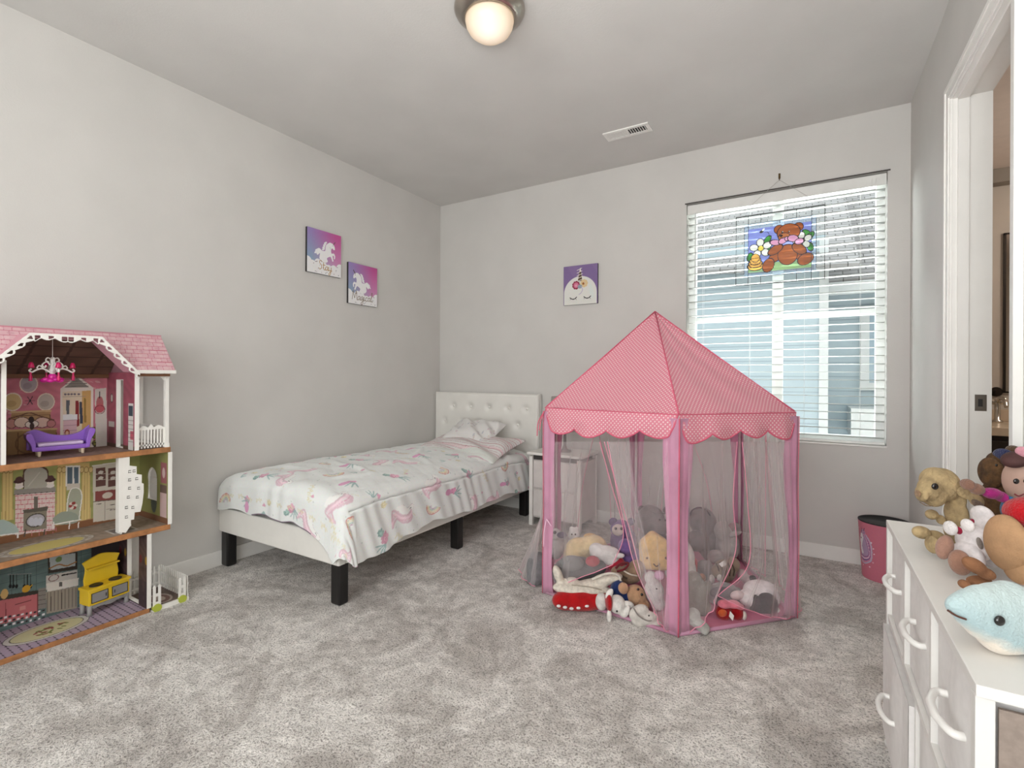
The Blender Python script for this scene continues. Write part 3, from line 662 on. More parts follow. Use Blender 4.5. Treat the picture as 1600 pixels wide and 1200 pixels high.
def pic_b(c):
    sky(c)
    P = [(.28 - x, y) for x, y in HORSE]; c.poly(crv(P + [P[0]], 4), (240, 240, 240))
    for x, y in ((.128, .230), (.136, .214), (.142, .197), (.145, .182), (.202, .164), (.208, .148)): c.ell(x, y, .015, .007, (236, 238, 238), -.6)
    c.line([(.064, .234), (.048, .256)], .0075, (96, 82, 76)); c.ell(.066, .222, .0028, .0028, (70, 70, 70)); clouds(c)
    write(c, 'Magical', .036, .034, .0300, .0042, (120, 100, 72))
def pic_c(c):
    c.C[:] = (128, 106, 152); i = np.arange(len(c.X)); c.put(i, (np.sin(c.X * 30 + c.Y * 18) > .3), (140, 116, 158), .35)
    c.ell(.145, .09, .14, .135, (222, 222, 216)); c.rect(.006, 0, .285, .09, (222, 222, 216))
    c.poly([(.118, .185), (.168, .185), (.146, .295)], (232, 226, 216)); c.poly([(.124, .185), (.164, .185), (.152, .262), (.138, .262)], (84, 66, 46))
    for k in range(5): c.line([(.118, .185 + k * .022), (.170 - k * .003, .200 + k * .022)], .0045, (232, 226, 216))
    for k in range(9): t = k * .7; c.ell(.11 + .024 * math.cos(t), .155 + .024 * math.sin(t), .011, .011, (150, 52, 78))
    c.ell(.11, .155, .022, .022, (214, 120, 150)); c.ell(.11, .152, .01, .01, (228, 160, 180))
    for k in range(8): t = k * .785; c.ell(.178 + .02 * math.cos(t), .165 + .02 * math.sin(t), .013, .013, (222, 196, 150))
    c.ell(.172, .163, .010, .010, (160, 98, 44)); c.ell(.143, .142, .02, .016, (150, 164, 174)); c.line(crv([(.155, .14), (.165, .115), (.152, .09), (.135, .08)]), .006, (186, 176, 200))
    c.ell(.24, .10, .018, .06, (214, 226, 222), .2, .6)
    for x in (.085, .205):
        c.line(crv([(x - .028, .058), (x - .008, .046), (x + .012, .047), (x + .03, .060)]), .007, (38, 34, 34))
        for q in (-.02, 0, .02): c.line([(x + q, .05), (x + q * 1.4, .040)], .003, (38, 34, 34))
def picture(label, o, u, nrm, paint, w_, h_, pr):
    o = Vector(o); u = Vector(u); v = Vector((0, 0, 1)); nrm = Vector(nrm)
    t = thing('wall_picture', label, 'picture', o + u * w_ / 2, 0)
    m = MB(); m.prism([(0, 0), (w_, 0), (w_, h_), (0, h_)], o, u, v, nrm * .018); m.build('panel', pr, t, bevel=.001)
    panel('print', o + nrm * .0186, u, v, w_, h_, .0012, paint, t)
DK = mat('dark_board', (34, 32, 32), .6)
picture('square unicorn picture reading Stay, higher and left of the pair', (XL, 2.196, 1.859), (0, 1, 0), (1, 0, 0), pic_a, W_, H_, DK)
picture('square unicorn picture reading Magical, lower and right of the pair', (XL, 2.556, 1.685), (0, 1, 0), (1, 0, 0), pic_b, W_, H_, DK)
picture('purple picture of a sleeping unicorn face on the window wall', (-1.708, YB, 1.710), (1, 0, 0), (0, -1, 0), pic_c, .292, .313, DK)

# ------------------------------------------------------------------ stained glass panel hanging in front of the blind
def sgmat():
    m = bpy.data.materials.new('stained_glass'); m.use_nodes = True; N, Lk = nt(m); N.remove(N['Principled BSDF']); o = N['Material Output']
    a = N.new('ShaderNodeAttribute'); a.attribute_name = 'Col'
    df = N.new('ShaderNodeBsdfDiffuse'); tl = N.new('ShaderNodeBsdfTranslucent'); tr = N.new('ShaderNodeBsdfTransparent'); gl = N.new('ShaderNodeBsdfGlossy'); gl.inputs['Roughness'].default_value = .08
    for q in (df, tl, tr): Lk.new(a.outputs['Color'], q.inputs['Color'])
    x1 = N.new('ShaderNodeMixShader'); x1.inputs[0].default_value = .65; Lk.new(df.outputs[0], x1.inputs[1]); Lk.new(tl.outputs[0], x1.inputs[2])
    x2 = N.new('ShaderNodeMixShader'); Lk.new(a.outputs['Alpha'], x2.inputs[0]); Lk.new(tr.outputs[0], x2.inputs[1]); Lk.new(x1.outputs[0], x2.inputs[2])
    x3 = N.new('ShaderNodeMixShader'); x3.inputs[0].default_value = .04; Lk.new(x2.outputs[0], x3.inputs[1]); Lk.new(gl.outputs[0], x3.inputs[2]); Lk.new(x3.outputs[0], o.inputs['Surface']); return m
SGW, SGH = .508, .462
def sg(c):
    c.C[:] = (244, 248, 248); c.A[:] = .05
    LD = (38, 36, 42); B = c.__dict__
    def op(fn, al):
        before = c.C.copy(); fn(); ch = np.abs(c.C - before).sum(1) > .01; c.A[ch] = al
    X0, X1, Y0_, Y1_ = .075, .436, .075, .39
    op(lambda: c.rect(.05, .05, .462, .405, (206, 224, 246)), .18)
    op(lambda: c.rect(X0, Y0_ + .02, X1, Y1_ - .02, (142, 152, 226)), .55)
    op(lambda: c.rect(X0, Y0_ + .005, X1, .135, (160, 196, 140)), .6)
    def E(cx, cy, rx, ry, col, rot=0, al=.72, lw=.0042):
        op(lambda: c.ell(cx, cy, rx, ry, col, rot), al); op(lambda: c.ell(cx, cy, rx + lw / 2, ry + lw / 2, LD, rot, ring=lw), 1)
    def Lf(x, y, th, s=.03): E(x, y, s, s * .55, (60, 140, 60), th)
    for x, y, th in ((.19, .288, .9), (.225, .262, -.4), (.41, .30, 2.4), (.43, .28, .9), (.085, .185, 1.3), (.43, .21, -1.3), (.20, .215, .2)): Lf(x, y, th)
    def flower(x, y, s):
        for k in range(5): t = .4 + k * 1.2566; E(x + math.cos(t) * s, y + math.sin(t) * s * .95, s * .62, s * .52, (238, 236, 228), t)
        E(x, y, s * .42, s * .42, (240, 214, 90))
    flower(.150, .235, .042); flower(.385, .255, .036)
    BR = (158, 84, 42)
    for k in range(4): E(.118, .12 + k * .018, .05 - k * .008, .028, (232, 176, 84))
    for k in range(4): op(lambda k=k: c.line([(.075 + k * .006, .112 + k * .02), (.16 - k * .006, .115 + k * .02)], .003, LD), 1)
    E(.255, .345, .028, .028, BR); E(.365, .345, .028, .028, BR); E(.31, .318, .066, .056, BR); E(.285, .292, .034, .026, (176, 104, 58)); 
    E(.230, .165, .038, .028, BR, .7); E(.385, .155, .04, .03, BR, -.6)
    E(.305, .175, .056, .066, (164, 88, 44)); E(.235, .215, .05, .026, BR, .55); E(.37, .205, .05, .028, BR, -.75)
    E(.195, .118, .033, .047, BR, -.35); E(.405, .135, .047, .035, BR, .5)
    for x, y, rx, ry, th in ((.235, .262, .034, .018, -.2), (.278, .268, .028, .018, .5), (.30, .278, .012, .014, 0), (.335, .276, .032, .022, -.3), (.37, .252, .026, .019, .2)): E(x, y, rx, ry, (226, 160, 196), th)
    for x, y in ((.275, .325), (.312, .322)): op(lambda x=x, y=y: c.ell(x, y, .006, .007, (28, 24, 24)), 1); op(lambda x=x, y=y: c.ell(x + .002, y + .002, .002, .002, (240, 240, 240)), 1)
    op(lambda: c.ell(.268, .302, .010, .007, (40, 30, 28)), 1); op(lambda: c.line([(.268, .296), (.27, .285), (.29, .28)], .003, LD), 1)
    op(lambda: c.ell(.155, .345, .014, .009, (60, 54, 44), .4), 1); op(lambda: c.ell(.165, .357, .010, .006, (236, 236, 230), .9), .8); op(lambda: c.line(crv([(.17, .342), (.19, .338), (.2, .315), (.205, .29)]), .003, LD), 1)
    def Ln(*p, w=.003): op(lambda: c.line(p, w, LD), 1)
    for y in (.05 + 0, .405): Ln((.075, y), (.436, y))
    Ln((.075, 0), (.075, .462)); Ln((.436, 0), (.436, .462)); Ln((0, .075), (.05, .075)); Ln((.462, .075), (.508, .075)); Ln((0, .385), (.075, .385)); Ln((.436, .385), (.508, .385)); Ln((.05, .075), (.05, .385)); Ln((.462, .075), (.462, .385))
    for x in (.15, .355): Ln((x, 0), (x, .05)); Ln((x, .405), (x, .462))
    Ln((.075, .075), (.436, .075)); Ln((.075, .385), (.25, .385)); Ln((.05, .23), (.075, .23)); Ln((.436, .23), (.462, .23)); Ln((.26, .385), (.26, .405))
sgx, sgy, sgz = -.424, YB - .022, 1.754
t = thing('stained_glass_panel', 'stained glass panel of a brown bear with flowers hanging before the blind', 'stained glass', (sgx + SGW / 2, sgy, sgz))
panel('glass', (sgx, sgy, sgz), (1, 0, 0), (0, 0, 1), SGW, SGH, .0016, sg, t, sgmat())
m = MB(); m.tube([(sgx, sgy, sgz), (sgx + SGW, sgy, sgz), (sgx + SGW, sgy, sgz + SGH), (sgx, sgy, sgz + SGH)], .0035, 6, closed=True); m.build('lead_frame', mat('lead_came', (58, 56, 56), .4, .7), t)
hk = (-.168, YB - .012, 2.425)
for sx_ in (0, 1):
    m = MB(); m.tube([(sgx + sx_ * SGW, sgy, sgz + SGH), (sgx + (.10 if sx_ == 0 else SGW - .10), sgy, sgz + SGH + .075), hk], .0011, 5); m.build('hanging_wire', plain((170, 165, 160)), t)
t = thing('wall_hook', 'small dark brass hook above the window holding the stained glass', 'hook', (-.168, YB, 2.44))
m = MB(); m.box(-.174, -.162, YB - .006, YB, 2.435, 2.47); m.build('plate', mat('dark_brass', (92, 74, 48), .35, .8), t, bevel=.002)
m = MB(); m.tube(crv([(-.168, YB - .006, 2.44), (-.168, YB - .012, 2.425), (-.168, YB - .022, 2.428), (-.168, YB - .022, 2.44)]), .0022, 6); m.build('prong', mat('dark_brass', (92, 74, 48)), t)
# ------------------------------------------------------------------ dollhouse against the left wall
HF, HK, HY0, HY1 = -2.69, -2.985, .40, 1.214           # front plane, back plane, ends
WP = mat('white_lacquer', (232, 230, 224), .45); OAK = mat('board_edge', (178, 122, 76), .5, noise=.18, nscale=30)
dh = thing('dollhouse', 'three storey wooden dollhouse with pink shingled roof against the left wall', 'dollhouse', (-2.84, .8, 0))
def hw(px, py, x=-2.983): p = at(px, py, (1, 0, 0), (x, 0, 0)); return (p.y, p.z)
def hf(px, py, z): p = at(px, py, (0, 0, 1), (0, 0, z)); return (p.x, p.y)
def board(z0, z1, ya, yb, paint, extra=None):
    m = MB(); m.box(HK - .008, HF, ya, yb, z0, z1); b_ = m.build('floor_board', OAK, dh, bevel=.003)
    panel('floor_print', (HK, ya, z1 + .0008), (1, 0, 0), (0, 1, 0), HF - HK - .004, yb - ya, .0022, paint, b_)
def bwall(z0, z1, ya, yb, paint, nm='back_wall'):
    def pf(c):
        c.X = c.X + ya; c.Y = c.Y + z0; paint(c)
    return panel(nm, (-2.983, ya, z0), (0, 1, 0), (0, 0, 1), yb - ya, z1 - z0, .0019, pf, dh)
def q(c, fn, pts, *a, **k): getattr(c, fn)([hw(*p) for p in pts], *a, **k)
def qe(c, px, py, rx, ry, col, rot=0, **k):
    x, y = hw(px, py); c.ell(x, y, rx * .00235, ry * .0031, col, rot, **k)
DKL = (52, 44, 42)
def bed_room(c):
    c.C[:] = (196, 118, 132); c.noise(.06, 60)
    R = random.Random(4)
    for k in range(34): c.ell(R.uniform(.4, 1.07), R.uniform(.95, 1.13), R.uniform(.004, .013), R.uniform(.002, .006), (214, 176, 170), R.uniform(-.5, .5), .7)
    c.rect(.4, .781, 1.07, .80, (92, 66, 52))
    for px, py, r, col in ((45, 600, 13, (176, 166, 170)), (20, 628, 13, (206, 180, 130)), (72, 628, 13, (190, 180, 170)), (-14, 604, 12, (180, 170, 172))):
        qe(c, px, py, r, r, (226, 214, 196)); qe(c, px, py, r - 1.6, r - 1.6, col); qe(c, px - 2, py + 3, r * .5, r * .35, np.array(col) - 18, .4)
    for t in range(6): x, y = hw(47, 626); c.line([(x, y), (x + .016 * math.cos(t * 1.05), y + .02 * math.sin(t * 1.05))], .003, (50, 52, 56))
    # bed
    q(c, 'poly', [(18, 644), (79, 642), (80, 662), (16, 664)], (176, 140, 100)); q(c, 'line', [(18, 644), (79, 642)], .008, (206, 176, 132)); q(c, 'line', [(20, 650), (78, 648), (78, 660)], .003, (110, 84, 60))
    q(c, 'poly', [(10, 672), (88, 669), (88, 708), (10, 712)], (150, 118, 80)); q(c, 'line', [(10, 673), (88, 670)], .008, (196, 166, 122))
    for px in (10, 28, 46, 64, 88): q(c, 'line', [(px, 676), (px, 710)], .0035, (112, 84, 56))
    qe(c, 48, 692, 22, 16, (120, 92, 64), ring=.006)
    for px, py, rx, ry, col in ((18, 662, 8, 7, (196, 140, 130)), (34, 660, 11, 8, (226, 200, 182)), (66, 660, 12, 8, (222, 190, 178)), (80, 662, 7, 6, (190, 126, 126)), (50, 663, 10, 6, (236, 224, 214))):
        qe(c, px, py, rx, ry, (94, 62, 54)); qe(c, px, py, rx - 1, ry - 1, col)
    q(c, 'line', crv([(14, 654), (30, 650), (46, 645), (62, 650), (84, 656)]), .005, (110, 74, 60)); qe(c, 49, 656, 4, 5, (52, 38, 38)); qe(c, 50, 666, 3.5, 5, (70, 52, 50))
    # closet
    q(c, 'poly', [(94, 608), (120, 586), (146, 606), (146, 700), (94, 704)], (226, 216, 206)); q(c, 'poly', [(98, 612), (142, 610), (142, 698), (98, 700)], (222, 206, 182))
    q(c, 'poly', [(100, 606), (120, 590), (139, 605)], (140, 134, 126))
    for k in range(4): q(c, 'line', [(102, 604 - k * 4), (138 - k * 2, 603 - k * 4)], .0022, (108, 104, 98))
    q(c, 'poly', [(128, 611), (142, 610), (142, 690), (128, 684)], (204, 164, 104)); q(c, 'line', [(98, 620), (134, 619)], .003, (150, 140, 132))
    q(c, 'poly', [(103, 625), (109, 625), (108, 648), (104, 648)], (92, 96, 102)); q(c, 'poly', [(118, 626), (123, 626), (124, 665), (118, 668)], (134, 44, 48)); q(c, 'poly', [(124, 628), (128, 628), (130, 662), (125, 662)], (64, 68, 84)); q(c, 'poly', [(131, 622), (134, 622), (135, 660), (131, 660)], (150, 120, 66))
    for px in (102, 107, 112, 117, 123): qe(c, px, 616, 2.2, 1.6, (120, 110, 120))
    q(c, 'poly', [(98, 648), (121, 647), (121, 656), (98, 657)], (232, 232, 234)); q(c, 'poly', [(99, 657), (120, 656), (120, 690), (99, 690)], (214, 178, 186))
    for k in range(4): q(c, 'line', [(99, 657 + k * 8), (120, 656 + k * 8)], .002, (150, 118, 126))
    qe(c, 105, 676, 4, 5, (150, 66, 50)); qe(c, 105, 677, 2.6, 3.4, (226, 186, 160))
    for px, py, r in ((146, 672, 7), (150, 680, 8), (150, 692, 7)): qe(c, px, py, r, r * .7, (128, 122, 62)); qe(c, px, py, r, r * .7, (62, 60, 30), ring=.003)
    for px in (148, 158): qe(c, px, 694, 3.5, 3.5, (44, 40, 40), ring=.003)
    q(c, 'poly', [(148, 608), (166, 606), (168, 700), (150, 700)], (206, 200, 192)); qe(c, 156, 630, 6, 11, (176, 106, 108)); qe(c, 156, 638, 8, 7, (188, 92, 100)); qe(c, 156, 640, 9, 7, (120, 60, 66), ring=.003); q(c, 'line', [(156, 612), (156, 622)], .004, (40, 40, 44))
def parlour(c):
    c.C[:] = (158, 160, 98); c.noise(.05, 45); c.rect(.4, .40, 1.22, .432, (132, 90, 62)); c.rect(.4, .432, 1.22, .437, (176, 138, 100))
    YC_ = (214, 190, 128)
    q(c, 'poly', [(24, 772), (86, 768), (86, 828), (24, 836)], (222, 200, 196))
    for k in range(9): q(c, 'line', [(24, 775 + k * 7), (86, 771 + k * 7)], .0026, (196, 92, 108))
    for k in range(9):
        for j in range(6): q(c, 'line', [(28 + j * 11 + (k % 2) * 5, 775 + k * 7), (28 + j * 11 + (k % 2) * 5, 781 + k * 7)], .002, (204, 120, 128))
    q(c, 'poly', crv([(36, 766), (36, 738), (42, 730), (56, 727), (70, 730), (76, 738), (76, 766)], 5), (88, 62, 54)); q(c, 'poly', crv([(38, 765), (38, 740), (44, 732), (56, 730), (68, 732), (74, 740), (74, 765)], 5), (178, 174, 162))
    q(c, 'line', [(44, 760), (62, 738)], .004, (196, 192, 182)); q(c, 'poly', [(22, 765), (87, 761), (87, 768), (22, 773)], (148, 142, 136)); q(c, 'line', [(22, 773), (87, 768)], .0025, (80, 70, 66))
    for px, py in ((30, 752), (79, 750)):
        qe(c, px, py + 3, 5.5, 6.5, (232, 222, 214)); qe(c, px, py, 8, 3, (72, 46, 46)); qe(c, px, py - 3.5, 5, 3.5, (84, 54, 56)); qe(c, px, py + 9, 6, 3, (226, 218, 214))
    q(c, 'poly', [(53, 776), (59, 776), (59, 795), (53, 795)], (112, 104, 96)); q(c, 'poly', [(36, 797), (75, 791), (74, 798), (37, 802)], (96, 90, 80)); q(c, 'poly', [(37, 802), (73, 798), (73, 826), (37, 830)], (136, 128, 112))
    qe(c, 56, 813, 14, 10, (70, 64, 58)); qe(c, 56, 813, 12.5, 8.5, (176, 172, 180))
    for k in (-1, 0, 1): qe(c, 56 + k * 7, 815, 4, 6, (196, 196, 206))
    for px in (40, 70): q(c, 'line', [(px, 828), (px - 2, 838)], .005, (84, 76, 70))
    for x0_, x1_ in ((2, 21), (87, 104), (126, 142)):
        q(c, 'poly', [(x0_ + 3, 733), (x1_ - 2, 732), (x1_, 812 - (x0_ > 50) * 2), (x0_, 814)], YC_)
        for k in range(4): xx = x0_ + 2 + k * (x1_ - x0_ - 3) / 3; q(c, 'line', [(xx, 736), (xx - .6, 812)], .0022, (176, 148, 92))
    for a0, a1 in ((0, 20), (90, 140)):
        q(c, 'poly', [(a0, 724), (a1, 723), (a1, 733), (a0, 735)], (206, 178, 116))
        for k in range(int((a1 - a0) / 7) + 1): qe(c, a0 + 3 + k * 7, 734, 4, 5, (212, 188, 130)); qe(c, a0 + 3 + k * 7, 734, 4, 5, (150, 122, 76), ring=.0022)
    q(c, 'poly', [(103, 728), (125, 727), (125, 759), (103, 760)], (228, 226, 220)); q(c, 'poly', [(105, 730), (113, 730), (113, 756), (105, 757)], (88, 104, 116)); q(c, 'poly', [(116, 730), (123, 730), (123, 756), (116, 757)], (88, 104, 116)); q(c, 'poly', [(104, 756), (125, 755), (125, 765), (104, 766)], (206, 198, 186))
    ch = crv([(104, 812), (106, 780), (112, 764), (124, 764), (128, 776), (125, 800), (124, 812)], 5)
    q(c, 'poly', ch, (168, 170, 152)); q(c, 'line', ch, .004, (232, 230, 222)); q(c, 'poly', crv([(82, 810), (96, 800), (112, 800), (122, 806), (120, 816), (96, 820), (82, 818)], 5), (150, 158, 144)); q(c, 'line', [(82, 820), (104, 816), (126, 812)], .005, (236, 232, 226))
    for px in (84, 109, 123): q(c, 'line', [(px, 816), (px - 1, 826)], .004, (236, 232, 226))
    for t in range(6): qe(c, 114 + 4 * math.cos(t), 790 + 4 * math.sin(t), 3, 2.4, (150, 62, 58) if t % 2 else (222, 206, 196), t)
    q(c, 'poly', crv([(-10, 815), (4, 812), (20, 818), (28, 826), (26, 834), (-10, 838)], 5), (174, 190, 186)); q(c, 'line', [(-10, 838), (28, 833), (28, 840)], .005, (234, 232, 228))
    CB = (206, 198, 184); q(c, 'poly', [(145, 728), (187, 722), (187, 810), (146, 816)], CB); q(c, 'line', [(145, 728), (187, 722)], .006, (224, 218, 208))
    for x0_, x1_ in ((150, 165), (169, 184)):
        q(c, 'poly', [(x0_, 732), (x1_, 730), (x1_, 759), (x0_, 761)], (104, 72, 66))
        for yy_ in (741, 750): q(c, 'line', [(x0_, yy_), (x1_, yy_ - 1)], .0025, (206, 196, 180)); qe(c, (x0_ + x1_) / 2, yy_ - 3, 4.5, 2.6, (206, 198, 188))
    q(c, 'poly', [(149, 768), (186, 764), (186, 780), (149, 783)], (140, 76, 72)); qe(c, 168, 774, 9, 5, (208, 196, 182))
    q(c, 'line', [(146, 784), (187, 780)], .004, (110, 98, 88)); q(c, 'line', [(164, 784), (164, 812)], .002, (120, 108, 98))
    for yy_ in (789, 797): q(c, 'line', [(172, yy_), (180, yy_ - 1)], .003, (70, 60, 56))
    q(c, 'line', [(166, 796), (187, 793)], .002, (120, 108, 98)); q(c, 'line', [(151, 788), (158, 787)], .003, (70, 60, 56))
def kitchen(c):
    c.C[:] = (98, 118, 116); c.noise(.08, 50)
    for k in range(20): x = .4 + k * .04; c.line([(x, .02), (x, .38)], .0015, (76, 92, 92))
    for k in range(9): c.line([(.4, .03 + k * .04), (1.13, .03 + k * .04)], .0015, (76, 92, 92))
    c.rect(.4, .345, 1.13, .38, (66, 58, 54))
    for bx_ in (16, 21, 26, 38, 43, 48): q(c, 'line', [(bx_, 898), (bx_, 914)], .0028, (24, 24, 26)); qe(c, bx_, 916, 2, 3, (24, 24, 26))
    q(c, 'line', [(12, 898), (50, 896)], .002, (150, 150, 150))
    q(c, 'poly', [(-20, 934), (60, 922), (60, 928), (-20, 942)], (62, 58, 52)); q(c, 'poly', [(-20, 942), (59, 928), (59, 962), (-20, 980)], (190, 108, 112)); q(c, 'line', [(9, 942), (9, 975)], .003, (130, 66, 72)); q(c, 'line', [(24, 945), (48, 938)], .004, (112, 60, 64)); q(c, 'poly', [(31, 948), (40, 946), (40, 952), (31, 954)], (206, 140, 136)); q(c, 'line', [(59, 928), (59, 964)], .003, (112, 60, 64))
    qe(c, 41, 920, 6, 5, (206, 156, 48)); qe(c, 7, 928, 5, 7, (206, 170, 110)); q(c, 'line', [(46, 918), (50, 914)], .004, (206, 156, 48))
    for k in range(11):
        for j in range(3): x, y = hw(0 + k * 6.6, 968 + j * 6 - k * 1.2); c.rect(x, y, x + .0085, y + .0085, (226, 222, 224) if (k + j) % 2 else (56, 50, 54))
    q(c, 'poly', [(74, 868), (121, 862), (121, 889), (76, 896)], (58, 50, 44)); q(c, 'poly', [(77, 870), (118, 864), (118, 884), (79, 891)], (176, 184, 184)); qe(c, 92, 874, 5, 4, (110, 132, 84)); q(c, 'line', crv([(78, 888), (92, 882), (104, 884), (119, 878)]), .006, (158, 112, 66))
    q(c, 'poly', [(72, 900), (121, 890), (121, 915), (72, 922)], (196, 190, 184)); qe(c, 84, 903, 8, 5, (120, 82, 84), ring=.003)
    for k in range(4): q(c, 'line', [(97 + k * 6, 899 - k), (101 + k * 6, 898 - k)], .006, (40, 38, 38))
    q(c, 'poly', [(72, 912), (123, 903), (122, 915), (74, 925)], (222, 216, 208)); q(c, 'poly', [(92, 910), (97, 909), (97, 916), (92, 917)], (96, 92, 90))
    q(c, 'poly', [(72, 925), (121, 916), (121, 950), (73, 959)], (158, 148, 134))
    for k in range(9): q(c, 'line', [(74 + k * 5.6, 926 - k), (74 + k * 5.6, 956 - k * 1.1)], .0022, (84, 76, 68))
    q(c, 'poly', [(60, 920), (72, 918), (72, 950), (60, 952)], (136, 130, 124))
    for k in range(4): q(c, 'line', [(60, 924 + k * 7), (72, 922 + k * 7)], .002, (76, 70, 66))
    c.rect(1.0, .02, 1.13, .38, (58, 50, 52)); c.rect(.40, .02, .47, .38, (86, 70, 66))
bwall(.781, 1.135, HY0 + .006, 1.066, bed_room); bwall(.401, .755, HY0 + .006, HY1 - .004, parlour); bwall(.022, .375, HY0 + .006, 1.122, kitchen)
m = MB(); m.box(-2.993, -2.9845, HY0, HY1, .0, 1.16); m.build('back_board', WP, dh)
def fl_top(c): c.C[:] = (128, 106, 96); c.noise(.12, 80)
def fl_mid(c):
    c.C[:] = (150, 134, 120); c.noise(.08, 70); x0_, y0_ = HK, HY0
    a_, b_ = hf(75, 852, .402); c.ell(a_ - x0_, b_ - y0_, .088, .155, (190, 184, 176)); c.ell(a_ - x0_, b_ - y0_, .074, .135, (160, 148, 136), ring=.006); c.ell(a_ - x0_, b_ - y0_, .066, .12, (204, 190, 116))
    for t in np.arange(0, 6.28, .4): c.ell(a_ - x0_ + .08 * math.cos(t), b_ - y0_ + .143 * math.sin(t), .004, .008, (120, 106, 110))
    a_, b_ = hf(190, 828, .402); c.rect(a_ - x0_ - .05, b_ - y0_ - .05, a_ - x0_ + .05, b_ - y0_ + .05, (196, 190, 184)); c.rect(a_ - x0_ - .04, b_ - y0_ - .04, a_ - x0_ + .04, b_ - y0_ + .04, (120, 112, 110))
def fl_low(c):
    c.C[:] = (176, 158, 176); x0_, y0_ = HK, HY0
    for k in range(30): c.line([(0, k * .026), (.3, k * .026)], .002, (84, 76, 88))
    for k in range(30):
        for j in range(13): c.ell(j * .026, k * .026 + .0, .0042, .0042, (50, 44, 54), .78)
    a_, b_ = hf(75, 984, .023); c.ell(a_ - x0_, b_ - y0_, .088, .142, (70, 66, 60)); c.ell(a_ - x0_, b_ - y0_, .085, .139, (206, 202, 196)); c.ell(a_ - x0_, b_ - y0_, .072, .122, (96, 92, 80), ring=.003); c.ell(a_ - x0_, b_ - y0_, .069, .118, (206, 200, 158))
    R = random.Random(2)
    for k in range(26): t = R.uniform(0, 6.28); r_ = R.uniform(.1, .85); c.ell(a_ - x0_ + .045 * r_ * math.cos(t), b_ - y0_ + .085 * r_ * math.sin(t), .005, .011, (112, 122, 60) if k % 2 else (150, 60, 70), R.uniform(0, 3))
board(0.0, .022, HY0, 1.126, fl_low); board(.375, .401, HY0, HY1, fl_mid); board(.755, .781, HY0, HY1, fl_top)
# side walls with window openings, printed inside
def sidewall(y, z0, z1, paint, win, x0=HK, x1=HF, nm='side_wall'):
    a0, a1, b0, b1, arch = win
    def cut(a, b):
        A = a + x0; B = b + z0; m_ = (A > a0) & (A < a1) & (B > b0) & (B < b1)
        if arch: r_ = (a1 - a0) / 2; m_ &= ((B < b1 - r_) | (((A - (a0 + a1) / 2) ** 2 + (B - b1 + r_) ** 2) < r_ * r_))
        return m_
    def pf(c): c.X = c.X + x0; c.Y = c.Y + z0; paint(c)
    s_ = panel(nm, (x0, y, z0), (1, 0, 0), (0, 0, 1), x1 - x0, z1 - z0, .0022, pf, dh, cut=cut); md = s_.modifiers.new('solid', 'SOLIDIFY'); md.thickness = .007; md.offset = 1
    m = MB()
    if arch:
        r_ = (a1 - a0) / 2; pts = [(a0, b0), (a1, b0)] + [((a0 + a1) / 2 + r_ * math.cos(t), b1 - r_ + r_ * math.sin(t)) for t in np.linspace(0, PI, 9)]
        m.tube([(p, y + .003, r2) for p, r2 in pts], .005, 6, closed=True); m.tube([(a0, y, (b0 + b1) / 2), (a1, y, (b0 + b1) / 2)], .0015, 6); m.tube([(a0, y, b0 * .3 + b1 * .7), (a1, y, b0 * .3 + b1 * .7)], .0015, 6)
    else: m.ring(1, y - .006, y + .012, a0 - .008, a1 + .008, b0 - .008, b1 + .008, .009)
    m.build('window_frame', WP, s_); 
    m = MB(); m.box(x1, x1 + .002, y - .006, y + .012, z0, z1); m.build('edge_strip', WP, s_)
    return s_
def sw_top(c):
    c.C[:] = (150, 78, 92); c.noise(.08, 50); c.rect(-3, .78, -2.69, .80, (90, 64, 52))
    c.ell(-2.93, 1.02, .014, .022, (70, 58, 56)); c.ell(-2.93, 1.02, .011, .018, (190, 184, 176)); c.rect(-2.965, .88, -2.90, .905, (190, 180, 176)); c.rect(-2.96, .80, -2.905, .88, (120, 60, 70)); c.rect(-2.75, .78, -2.70, 1.0, (206, 202, 196))
    c.rect(-2.748, .94, -2.705, .99, (64, 74, 84)); c.rect(-2.73, .83, -2.70, .87, (186, 90, 104))
    for k in range(7): c.line([(-2.75, .80 + k * .02), (-2.70, .80 + k * .02)], .0016, (96, 90, 90))
def sw_mid(c): c.C[:] = (136, 136, 84); c.rect(-3, .4, -2.69, .43, (120, 84, 62)); c.rect(-2.76, .60, -2.70, .70, (150, 92, 98)); c.ell(-2.73, .65, .014, .026, (196, 170, 166)); c.rect(-2.765, .43, -2.70, .55, (196, 168, 166)); c.rect(-2.765, .55, -2.70, .59, (104, 84, 78)); c.ell(-2.83, .49, .03, .05, (84, 92, 90))
def sw_low(c):
    c.C[:] = (74, 58, 58); c.noise(.2, 60)
    for k in range(6): c.rect(-2.99 + k * .055, .03, -2.95 + k * .055, .15, (66, 54, 56)); c.ell(-2.97 + k * .055, .25, .012, .02, (150, 120, 50) if k % 2 else (110, 40, 48))
sidewall(1.066, .781, 1.145, sw_top, (-2.882, -2.805, .785, 1.110, False)); sidewall(1.207, .401, .755, sw_mid, (-2.905, -2.80, .50, .665, True)); sidewall(1.119, .022, .375, sw_low, (-2.895, -2.77, .028, .350, False))
sidewall(HY0 + .003, .022, 1.145, sw_low, (-2.88, -2.8, .5, .65, False))
m = MB(); m.box(HF - .012, HF, .618, .632, .781, 1.19); m.build('post', WP, dh, bevel=.001)
m = MB(); m.box(HK, HF - .012, .621, .629, .781, 1.14); m.build('partition', mat('dark_print', (92, 60, 62), .6), dh)
